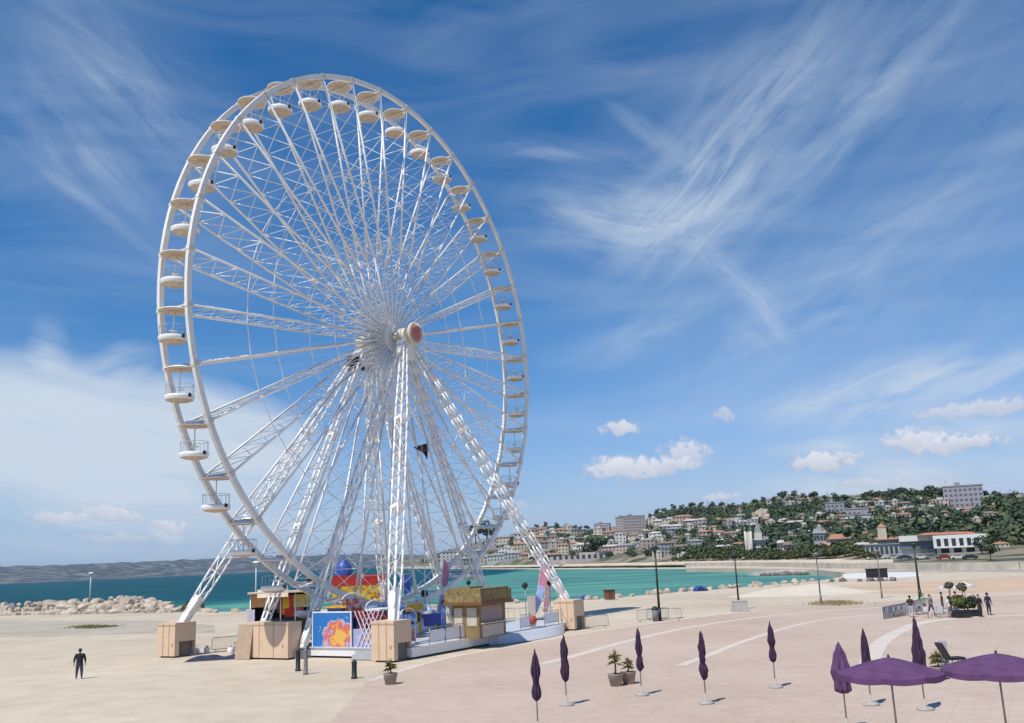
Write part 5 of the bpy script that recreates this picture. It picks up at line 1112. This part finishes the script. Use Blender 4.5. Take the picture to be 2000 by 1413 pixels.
bush(118+260, 1194, 3.2, 1.1, 'low green bush at the end of the boulder bank', mat('seaside_bush', (.06,.08,.03), .8, scale=1, col2=(.12,.13,.06)))
bush(1905, 1204, .9, 1.2, 'dark narrow shrub right of the round bush', mat('dark_shrub', (.02,.03,.018), .7, scale=2, col2=(.05,.06,.03)), .5)
for i, (px, py, D, lab) in enumerate([(1853,1143,92,'small round-headed tree above the cafe, left of two'),(1878,1148,92,'small round-headed tree above the cafe, right of two')]):
    p = PD(px, py, D); t = thing('topiary_tree', (p.x, p.y, 0), 0, lab, 'tree', 'small round-headed trees behind the cafe'); z = p.z
    b = MB(); b.tube((0, 0, 0), (.03, 0, z), .04, 6, 0, .03); b.build('trunk', TRUNK, t); b = MB(); rn = random.Random(i); [crown_faces(b, (rn.uniform(-.12, .12), rn.uniform(-.12, .12), z+rn.uniform(-.12, .15)), .34, 60, rn) for _ in range(5)]; b.build('crown', mat('topiary_leaf', (.05,.055,.03), .7, scale=3, col2=(.12,.12,.06)), t)
# dry grass patches
def grass(pts, n_, h, mt, lab, name='grass'):
    q = [P(x, y) for x, y in pts]; b = MB(); rn = random.Random(n_)
    for _ in range(n_):
        k = rn.randrange(len(q)-1); c = q[k].lerp(q[k+1], rn.random())+Vector((rn.gauss(0, .8), rn.gauss(0, 1.2), 0)); a = rn.random()*3.14; d = Vector((math.cos(a), math.sin(a), 0))*.05; tp2 = Vector((rn.gauss(0, .05), rn.gauss(0, .05), h*rn.uniform(.4, 1))); b.add([c-d, c+d, c+tp2], [(0,1,2)])
    o = struct(b.build(name, mt), 'stuff'); o['label'] = lab; o['category'] = 'grass'
grass([(155,1224),(185,1226),(212,1225)], 1500, .25, mat('dry_grass', (.16,.16,.06), .8, scale=2, col2=(.26,.23,.1)), 'patch of dry grass on the gravel at the left')
grass([(1612,1181),(1650,1180)], 1200, .45, mat('dune_grass', (.30,.23,.11), .8, scale=2, col2=(.42,.34,.2)), 'strip of dry grass at the edge of the paving')

# ------------------------------------------------------------------ rocks
def rock_mesh(seed, mt, sub=2):
    bm = bmesh.new(); bmesh.ops.create_icosphere(bm, subdivisions=sub, radius=1)
    for v in bm.verts:
        c = v.co.normalized(); r = 1+.42*mnoise.noise(c*1.3+Vector((seed, 0, 0)))+.16*mnoise.noise(c*3.4+Vector((0, seed, 0))); q = 0.92
        v.co = Vector((max(-q, min(q, c.x*r)), max(-q, min(q, c.y*r*.85)), max(-.6, min(.66, c.z*r*.72))))
    me = bpy.data.meshes.new('boulder'); bm.to_mesh(me); bm.free(); me.materials.append(mt); return me
RM = [rock_mesh(s, ROCK) for s in (1, 5, 9, 14, 20)]
DROCK = mat('dark_rock', (.10,.085,.07), .9, scale=1.6, col2=(.26,.22,.18), bump=.6, bscale=5); RD = [rock_mesh(s, DROCK) for s in (2, 7)]
def boulder(p, s, lab, grp, dark=False):
    o = bpy.data.objects.new('boulder', rnd.choice(RD if dark else RM)); C.objects.link(o); o.location = p; o.scale = (s*rnd.uniform(.8, 1.35), s*rnd.uniform(.8, 1.1), s*rnd.uniform(.75, 1.1)); o.rotation_euler = (rnd.uniform(-.3, .3), rnd.uniform(-.3, .3), rnd.random()*6.28); tag(o, lab, 'boulder', grp)
for row, (yy, z, s, x0, x1, st) in enumerate([(1198,.15,1.0,-120,352,12.5),(1195,.8,1.05,-120,345,12.5),(1192,1.45,1.0,-110,322,13),(1190,1.9,.7,150,300,15)]):
    x = x0
    while x < x1:
        ramp = min(1, (x1+12-x)/60); yb = interp(x, [(-120,1206),(75,1201),(200,1199),(345,1196)])-(1198-yy); g = P(x, yb-.5*row*0)
        boulder(Vector((g.x+rnd.uniform(-.3, .3), g.y+row*1.3+rnd.uniform(-.4, .4), z*ramp-.1)), s*rnd.choice((.55,.7,.9,1.0,1.2,1.5)), 'pale angular boulder piled in the bank along the water at the left', 'boulders of the bank at the left')
        x += st*rnd.uniform(.8, 1.2)
# shoreline boulders
def along(pts, step, fn):
    q = [P(x, y) for x, y in pts]
    for a, b_ in zip(q, q[1:]):
        L_ = (b_-a).length; k = max(1, int(L_/step))
        for i in range(k): fn(a.lerp(b_, (i+rnd.random()*.7)/k))
along([(352,1191),(420,1197),(500,1195)], 2.3, lambda p: boulder(p+Vector((0, rnd.uniform(-.5, 1), .1)), rnd.uniform(.5, .95), 'pale boulder on the shore between the far left leg and the stall', 'shore boulders near the stall'))
along([(985,1178),(1120,1174),(1200,1168),(1300,1159),(1400,1151),(1500,1143),(1600,1135)], 2.6, lambda p: boulder(p+Vector((rnd.uniform(-.4, .4), rnd.uniform(-1.2, 1), .1)), rnd.uniform(.45, 1.05), 'whitish boulder on the shoreline of the bay right of the wheel', 'shore boulders along the bay'))
along([(1480,1147),(1600,1138)], 3.5, lambda p: boulder(p+Vector((0, rnd.uniform(-2, 0), .0)), rnd.uniform(.3, .6), 'small pale rock set back from the shoreline, left of the dark beach booth', 'small rocks behind the shoreline'))
# spit of dark rocks
def Psea(x, y): return P(x, y, SEAZ)
q0, q1 = Psea(1482, 1125), Psea(1655, 1121); b = MB(); n_ = 18; vs = []
for i in range(n_+1):
    c = q0.lerp(q1, i/n_); hgt = 1.5*math.sin(min(1, i/5)*math.pi/2)
    for j, (dy, z) in enumerate([(-4, -1), (-1.5, hgt*.7), (3, hgt), (14, hgt*.9), (20, -1)]): vs.append((c.x, c.y+dy+1.0*mnoise.noise(Vector((i*.7, j, 0))), SEAZ+z+.25*mnoise.noise(Vector((i, j*3, 5)))))
b.add(vs, [(i*5+j, (i+1)*5+j, (i+1)*5+j+1, i*5+j+1) for i in range(n_) for j in range(4)], smooth=True); struct(b.build('rock_spit', mat('spit_ground', (.30,.28,.25), .95, scale=.4, col2=(.48,.44,.38), bump=.6, bscale=2)))
for i in range(34):
    c = q0.lerp(q1, (i+rnd.random()*.6)/34)+Vector((0, rnd.uniform(-4.2, -1.5), .25)); boulder(c, rnd.uniform(.7, 1.35), 'dark rock along the edge of the spit in the bay', 'dark rocks of the spit', True)
along([(1622,1137),(1690,1136),(1755,1135)], 1.7, lambda p: boulder(p+Vector((0, rnd.uniform(-.5, 1.5), .15)), rnd.uniform(.45, .85), 'dark rock in the low heap beside the black beach booth', 'dark rocks by the beach booth', True))
struct(sheet('white_sand_strip', [P(x, y) for x, y in ((1645,1122),(1700,1119),(1790,1118),(1800,1125),(1740,1131),(1650,1130))], .006, mat('bright_sand', (.72,.70,.66), .9, var=.05, scale=.1)))
struct(sheet('upper_beach', [P(x, y) for x, y in ((1680,1116),(1800,1112),(2100,1113),(2100,1119),(1800,1117),(1690,1118.5))], .006, mat('grey_path', (.40,.36,.31), .9, var=.12, scale=.1)))
p = P(1714, 1135); t = thing('beach_booth', p, -math.atan2(p.x, p.y), 'low black booth standing on the pale beach across from the cafe', 'booth')
b = MB(); b.box((-1.7, 0, .5), (1.7, 2, 1.9)); b.build('body', mat('booth_black', (.02,.02,.024), .6), t); b = MB(); b.box((-1.8, -.1, 1.9), (1.8, 2.1, 2.0)); b.build('roof', DARKM, t)
for x in (-1.5, 1.5): b = MB(); b.box((x-.06, .1, 0), (x+.06, .22, .5)); b.build('leg', DARKM, t)
p = P(1191, 1172); t = thing('wooden_hut', p, -math.atan2(p.x, p.y)+.3, 'small rust brown hut on the shoreline right of the wheel', 'hut')
RUST = mat('rust_brown', (.20,.08,.04), .8, var=.3, scale=3); b = MB(); b.box((-.65, -.5, .1), (.65, .5, 1.25)); b.build('body', RUST, t); b = MB(); b.box((-.75, -.6, 1.25), (.75, .6, 1.36)); b.build('roof', mat('rust_dark', (.07,.04,.03), .8), t); b = MB(); b.box((-.2, -.54, .12), (.2, -.5, 1.05)); b.build('door', mat('rust_door', (.12,.05,.03), .7), t)
def tent(px, py, lab, w_):
    p = P(px, py); t = thing('beach_tent', p, .2, lab, 'beach tent', 'blue beach tents on the shore'); b = MB(); n_ = 12; vs = []
    for j in range(5):
        for i in range(n_+1): a = math.pi*i/n_; y = -1+2*j/4; k = (1-.25*y*y); vs.append((w_*math.cos(a)*k, y*w_*.7, w_*.85*math.sin(a)*k))
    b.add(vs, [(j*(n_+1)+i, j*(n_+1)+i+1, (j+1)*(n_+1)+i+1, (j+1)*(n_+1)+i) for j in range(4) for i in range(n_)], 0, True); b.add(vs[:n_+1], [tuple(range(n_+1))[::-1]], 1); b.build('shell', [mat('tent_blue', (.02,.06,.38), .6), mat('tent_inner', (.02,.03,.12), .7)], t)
    c = MB(); c.poly([(w_*1.01*math.cos(math.pi*i/12)*.75, -w_*.71, w_*.86*math.sin(math.pi*i/12)*.75) for i in range(13)], .02, 4); c.build('tent_pole', GREYM, t)
tent(1142, 1172, 'blue beach tent near the rust brown hut', .75); tent(1366, 1155, 'brighter blue beach tent between two dark lamp posts', 1.0); tent(1376, 1154.5, 'small blue beach tent touching the brighter one', .6)
# parked cars near the pavilion
def car(p, rz, c, lab):
    t = thing('parked_car', p, rz, lab, 'car', 'cars parked below the pavilion'); b = MB()
    prof = [(-2.1,.35),(-2.15,.75),(-1.95,.95),(-1.35,1.0),(-.85,1.42),(.65,1.45),(1.25,1.0),(2.0,.85),(2.12,.6),(2.1,.35)]
    k = len(prof); vs = [(x, y, z) for y in (-.82, .82) for x, z in prof]; b.add(vs, [tuple(range(k)), tuple(range(k, 2*k))[::-1]]+[(i+1, i, k+i, k+i+1) for i in range(k-1)]+[(0, k-1, 2*k-1, k)]); b.build('body', c, t)
    b = MB(); g = [(-1.15,1.02),(-.8,1.36),(.6,1.39),(1.05,1.02)]; 
    for y in (-.835, .835): b.add([(x, y, z) for x, z in g], [(0,1,2,3) if y > 0 else (3,2,1,0)])
    b.add([(-1.33,-.7,1.03),(-1.33,.7,1.03),(-.88,.7,1.4),(-.88,-.7,1.4)], [(0,3,2,1)]); b.add([(1.27,-.7,1.03),(1.27,.7,1.03),(.72,.7,1.42),(.72,-.7,1.42)], [(0,1,2,3)]); b.build('window', WINM, t)
    for x in (-1.3, 1.3):
        for y in (-.85, .65): c_ = MB(); c_.tube((x, y, .32), (x, y+.2, .32), .32, 12); c_.build('wheel', DARKM, t)
    return t
CC = [('white', (.7,.7,.7)), ('silver', (.4,.42,.45)), ('dark blue', (.03,.05,.12)), ('white', (.7,.7,.7)), ('grey', (.22,.22,.24)), ('red', (.3,.03,.03)), ('white', (.7,.7,.7)), ('black', (.03,.03,.03))]
for i, px in enumerate([1722, 1745, 1768, 1800, 1822, 1846, 1872, 1896]):
    q = onhill(px, 1093)[0]; n0, c0_ = CC[i]; car(q+Vector((0, 0, .05)), -math.atan2(q.x, q.y)+rnd.uniform(-.1, .1), mat('car_'+n0.replace(' ', '_'), c0_, .3, .2), '%s car parked below the pavilion, %s from the left' % (n0, ORD[i]))
bldg('seafront_shops', 1745, 1086, 'low grey row of glazed shops left of the white pavilion', 'shops', [('wall', mat('wall_shop', (.42,.42,.42), .7, var=.15, scale=.3), lambda b, d: b.box((-46*px2m(d), 0, -2), (44*px2m(d), 9, 20*px2m(d)))), ('window', WINM, lambda b, d: [b.box(((x-2.5)*px2m(d), -.12, 4*px2m(d)), ((x+2.5)*px2m(d), .2, 16*px2m(d))) for x in range(-42, 42, 8)]), ('roof', roofmat('grey', ROOFC['grey']), lambda b, d: b.box((-47*px2m(d), -.5, 20.05*px2m(d)), (45*px2m(d), 9.5, 21.5*px2m(d))))])

# ------------------------------------------------------------------ people
def person(loc, rz, lab, h=1.74, top=(.03,.03,.035), legs=(.03,.03,.04), hair=(.02,.015,.012), pose='stand', long_=True, hairl=False, seed=0, bulk=1.12):
    rn = random.Random(seed); t = thing('person', loc, rz, lab, 'person'); s = h/1.74
    hipz = .92 if pose != 'sit' else .5; dzz = hipz-.92
    V = []; Ed = []; Rr = []
    def add(p, r, par=None): V.append((p[0]*s*(1+(bulk-1)*.5 if abs(p[0]) > .1 else 1), p[1]*s, p[2]*s)); Rr.append(r*s*(bulk if (r > .04 and .3 < p[2]-dzz < 1.46) else 1)); (Ed.append((par, len(V)-1)) if par is not None else None); return len(V)-1
    dz = hipz-.92
    pel = add((0, 0, .95+dz), .145); w_ = add((0, .0, 1.08+dz), .125, pel); ch = add((0, -.01, 1.28+dz), .15, w_); sh_ = add((0, 0, 1.42+dz), .11, ch); nk = add((0, -.01, 1.49+dz), .055, sh_); nk2 = add((0, -.02, 1.55+dz), .055, nk)
    h1 = add((0, -.03, 1.62+dz), .085, nk2); h2 = add((0, -.02, 1.68+dz), .09, h1); add((0, -.015, 1.72+dz), .06, h2); add((0, -.125, 1.63+dz), .014, h1)
    for sd in (-1, 1):
        add((sd*.088, -.01, 1.645+dz), .014, h1)
        a = add((sd*.17, 0, 1.40+dz), .068, sh_)
        if pose == 'reach' and sd == 1: e_, wr = (sd*.24, -.16, 1.2+dz), (sd*.2, -.38, 1.22+dz)
        elif pose == 'sit': e_, wr = (sd*.24, -.08, 1.15+dz), (sd*.16, -.3, 1.02+dz)
        else: e_, wr = (sd*.245, .03*sd, 1.13+dz), (sd*.26, -.07, .89+dz)
        el_ = add(e_, .047, a); wi = add(wr, .032, el_); d = (Vector(wr)-Vector(e_)).normalized(); pm = add(Vector(wr)+d*.07, .036, wi)
        for k in range(4):
            sp_ = Vector((0, (k-1.5)*.019, 0)); l = (.066, .076, .07, .055)[k]; c0 = Vector(wr)+d*.105+sp_; i1 = add(c0, .0095, pm); i2 = add(c0+d*l*.55+Vector((-sd*.012, 0, 0)), .0085, i1); add(c0+d*l+Vector((-sd*.032, 0, 0)), .0075, i2)
        th_ = add(Vector(wr)+d*.05+Vector((-sd*.01, -.04, 0)), .011, wi); add(Vector(wr)+d*.09+Vector((-sd*.015, -.055, 0)), .009, th_)
        hp = add((sd*.09, 0, .88+dz), .10, pel)
        if pose == 'sit': kn, an = (sd*.11, -.44, .50), (sd*.11, -.42, .08)
        elif pose == 'walk': kn, an = (sd*.1, -.14*sd-.04, .5), (sd*.1, -.3*sd+.06, .09+(.06 if sd < 0 else 0))
        else: kn, an = (sd*.11, -.01, .49), (sd*.12, .02, .085)
        kn_ = add(kn, .064, hp); cf = add(Vector(kn).lerp(Vector(an), .35), .058, kn_); an_ = add(an, .04, cf); add((an[0]+sd*.02, an[1]-.16, max(.035, an[2]-.045)), .035, an_)
    me = bpy.data.meshes.new('body'); me.from_pydata(V, Ed, []); o = bpy.data.objects.new('body', me); C.objects.link(o)
    md = o.modifiers.new('s', 'SKIN'); md.use_smooth_shade = True
    for i, sv in enumerate(me.skin_vertices[0].data): sv.radius = (Rr[i], Rr[i]*(.72 if i in (pel, w_, ch, sh_) else 1)); sv.use_root = (i == pel)
    sb = o.modifiers.new('b', 'SUBSURF'); sb.levels = 1
    dg = bpy.context.evaluated_depsgraph_get(); m2 = bpy.data.meshes.new_from_object(o.evaluated_get(dg)); bpy.data.objects.remove(o)
    mt = [SKIN, mat('cloth_%.2f_%.2f_%.2f' % top, top, .8, var=.15, scale=6), mat('cloth_%.2f_%.2f_%.2f' % legs, legs, .8, var=.15, scale=6), mat('shoe', (.03,.025,.02), .6)]
    m2.materials.clear(); [m2.materials.append(x) for x in mt]
    for f in m2.polygons:
        c = f.center/s; ax = abs(c.x); z = c.z-dz
        if c.z < .085: k = 3
        elif z > 1.5: k = 0
        elif (ax > .2 and z < (1.0 if long_ else 1.22) and pose != 'sit') : k = 0
        elif pose == 'sit' and c.y < -.26 and z > 1.0: k = 0
        elif z < .96: k = 2
        else: k = 1
        f.material_index = k; f.use_smooth = True
    o = bpy.data.objects.new('body', m2); C.objects.link(o); o.parent = t
    b = MB(); hz_ = (1.675+dz)*s; b.ball((0, .01*s, hz_), .112*s, 14, 9, sc_=(.92, 1.02, 1.0))
    keep = [v for v in b.v]
    for i, v in enumerate(b.v):
        if v[1] < -.055*s and v[2] < hz_+.035*s: b.v[i] = (v[0]*.8, -.03*s, v[2])
        if hairl and v[2] < hz_-.03*s and v[1] > 0: b.v[i] = (v[0]*1.05, v[1]*.9, v[2]-.14*s)
    b.build('hair', mat('hair_%.2f' % hair[0], hair, .6), t)
    b = MB()
    for sd in (-1, 1): b.ball((sd*.032*s, -.108*s, (1.645+dz)*s), .0115*s, 6, 5)
    b.build('eyes', mat('eye', (.03,.025,.02), .2), t)
    b = MB(); b.box((-.024*s, -.113*s, (1.585+dz)*s), (.024*s, -.1*s, (1.592+dz)*s)); b.build('mouth', mat('lips', (.3,.12,.1), .5), t)
    return t
hp_ = P(157, 1268, 1.74)
person(Vector((hp_.x, hp_.y, 0)), math.pi+.35, 'person in black clothes standing alone on the sand at the lower left', seed=1, bulk=1.45, top=(.02,.02,.022), legs=(.05,.055,.075))
def at(px, py): p = P(px, py); return Vector((p.x, p.y, 0))
person(at(1781, 1206), 2.6, 'person in a dark top and pale trousers standing at the left end of the cafe', 1.7, (.04,.04,.05), (.5,.5,.5), seed=2, pose='reach')
person(at(1806, 1199), 5.2, 'person in a pale green shirt standing at a cafe table', 1.66, (.25,.38,.28), (.08,.08,.12), seed=9, long_=False, hair=(.12,.07,.03))
person(at(1870, 1196), 2.2, 'person in a red shirt standing behind the round bush', 1.7, (.42,.06,.05), (.05,.06,.1), seed=10, long_=False)
person(at(1820, 1203), .4, 'person in a grey shirt walking between the cafe tables', 1.68, (.22,.22,.24), (.07,.07,.1), pose='walk', long_=False, seed=3)
person(at(1843, 1199), 1.2, 'person in a maroon top standing in the middle of the cafe', 1.75, (.10,.04,.05), (.05,.05,.06), seed=4)
person(at(1857, 1207), 3.4, 'person in a white shirt standing left of the round bush', 1.66, (.7,.7,.7), (.25,.22,.2), seed=5, hairl=True)
person(at(1916, 1206), .2, 'person in black standing right of the round bush', 1.72, (.02,.02,.02), (.03,.03,.04), seed=6)
person(at(1933, 1202), 2.0, 'person in a navy jacket at the right edge of the cafe', 1.74, (.02,.03,.08), (.04,.04,.05), seed=7)

# ------------------------------------------------------------------ cafe furniture
def chair(loc, rz, lab, mt):
    t = thing('cafe_chair', loc, rz, lab, 'chair', 'cafe chairs on the esplanade'); b = MB(); b.box((-.22, -.22, .43), (.22, .22, .47)); b.build('seat', mt, t)
    b = MB(); b.box((-.22, .2, .5), (.22, .23, .88)); b.build('backrest', mt, t)
    for x in (-.2, .2):
        for y in (-.2, .2): c = MB(); c.tube((x*1.1, y*1.1, 0), (x, y, .43 if y < 0 else .85), .014, 5); c.build('leg', GREYM, t)
    return t
GC = mat('chair_grey', (.28,.29,.32), .6); WC = mat('chair_white', (.66,.66,.64), .5)
gch = None
for i, px in enumerate([1733, 1742, 1751, 1760, 1769, 1793, 1802]):
    lab = 'grey cafe chair, %s from the left in the cafe' % ORD[i]
    l = at(px, 1208-i*1.3); 
    if gch is None: gch = chair(l, 1, lab, GC)
    else: dup(gch, l, rnd.random()*6, lab)
wch = None
for i, px in enumerate([1813, 1829, 1836, 1849, 1866]):
    lab = 'white cafe chair, %s from the left of the white ones' % ORD[i]; l = at(px, 1207-i % 2*2)
    if wch is None: wch = chair(l, 2, lab, WC)
    else: dup(wch, l, rnd.random()*6, lab)
def table(loc, lab):
    t = thing('cafe_table', loc, 0, lab, 'table', 'round cafe tables'); b = MB(); b.lathe([(.001,.72),(.36,.72),(.36,.75),(.001,.75)], 18); b.build('tabletop', WC, t); b = MB(); b.tube((0, 0, .02), (0, 0, .72), .03, 6); b.lathe([(.001,.03),(.22,.03),(.24,0)], 14); b.build('stand', GREYM, t); return t
tb = table(at(1746, 1203), 'round cafe table among the grey chairs'); dup(tb, at(1790, 1201), 0, 'round cafe table beside the person in the dark top'); dup(tb, at(1832, 1201), 0, 'round cafe table in the middle of the cafe'); dup(tb, at(1858, 1196), 0, 'round cafe table behind the round bush')
def white_parasol(px, py, lab):
    p = at(px, py); t = thing('cafe_parasol', p, .3, lab, 'parasol', 'white cafe parasols'); b = MB(); b.tube((0, 0, 0), (0, 0, 2.15), .03, 6); b.build('pole', GREYM, t); b = MB()
    n_ = 8; vs = [(0, 0, 2.2)]+[(0.95*math.cos(2*math.pi*i/n_), 0.95*math.sin(2*math.pi*i/n_), 1.85) for i in range(n_)]+[(0.95*math.cos(2*math.pi*i/n_), 0.95*math.sin(2*math.pi*i/n_), 1.72) for i in range(n_)]
    b.add(vs, [(0, 1+i, 1+(i+1) % n_) for i in range(n_)]+[(1+i, 1+n_+i, 1+n_+(i+1) % n_, 1+(i+1) % n_) for i in range(n_)]); b.build('canopy', WC, t)
white_parasol(1858, 1190, 'white open cafe parasol between the two small round-headed trees'); white_parasol(1888, 1184, 'white open cafe parasol behind the round bush')
# low cafe screens
for i, (x0, y0, x1, y1, lab) in enumerate([(1726,1211,1772,1201,'low grey slatted cafe screen at the left end of the cafe'),(1772,1198,1812,1193,'low pale cafe screen behind the person in the dark top')]):
    p, q = at(x0, y0), at(x1, y1); d = q-p; t = thing('cafe_screen', p, math.atan2(d.y, d.x), lab, 'screen', 'low screens round the cafe'); b = MB(); n_ = 14
    for k in range(n_): x = d.length*k/n_; b.box((x, -.015, .08), (x+d.length/n_*.6, .015, .95))
    b.build('slats', GC, t); b = MB(); b.box((0, -.03, .95), (d.length, .03, 1.0)); b.box((0, -.03, .05), (d.length, .03, .1)); b.build('rail', GREYM, t)
# black reclining chair and pale panel at the lower right
l = at(1868, 1301); t = thing('lounge_chair', l, .15, 'black reclining chair alone on the paving at the lower right', 'chair'); b = MB(); b.box((-.4, -.3, .3), (.35, .3, .42)); b.build('seat', DARKM, t)
b = MB(); M = Matrix.Translation((-.4, 0, .36)) @ Matrix.Rotation(R_(-28), 4, 'Y'); b.box((-.05, -.28, 0), (.04, .28, .85), 0, M); b.build('backrest', DARKM, t)
for x in (-.35, .3):
    for y in (-.26, .26): c = MB(); c.tube((x, y, 0), (x, y, .3), .02, 5); c.build('leg', DARKM, t)
l = at(1846, 1300); t = thing('menu_board', l, -.3, 'narrow pale lilac board standing left of the black reclining chair', 'board'); b = MB(); b.box((-.2, -.02, .1), (.2, .02, 1.15)); b.build('board', mat('lilac_grey', (.42,.40,.47), .6), t); b = MB(); b.box((-.25, -.15, 0), (.25, .15, .05)); b.tube((0, 0, .05), (0, 0, .12), .02, 5); b.build('foot', GREYM, t)

# ------------------------------------------------------------------ haze
def haze_box():
    b = MB(); b.box((-9000, -600, -3), (5000, 9000, 130)); m = bpy.data.materials.new('haze'); m.use_nodes = True; t = m.node_tree; t.nodes.clear()
    v = t.nodes.new('ShaderNodeVolumePrincipled'); v.inputs['Color'].default_value = (.52,.74,.96,1); v.inputs['Density'].default_value = .000045; v.inputs['Anisotropy'].default_value = .2; o = t.nodes.new('ShaderNodeOutputMaterial'); t.links.new(v.outputs[0], o.inputs['Volume'])
    h = b.build('haze', m); struct(h, 'stuff')
HAZE = True
if HAZE: haze_box()
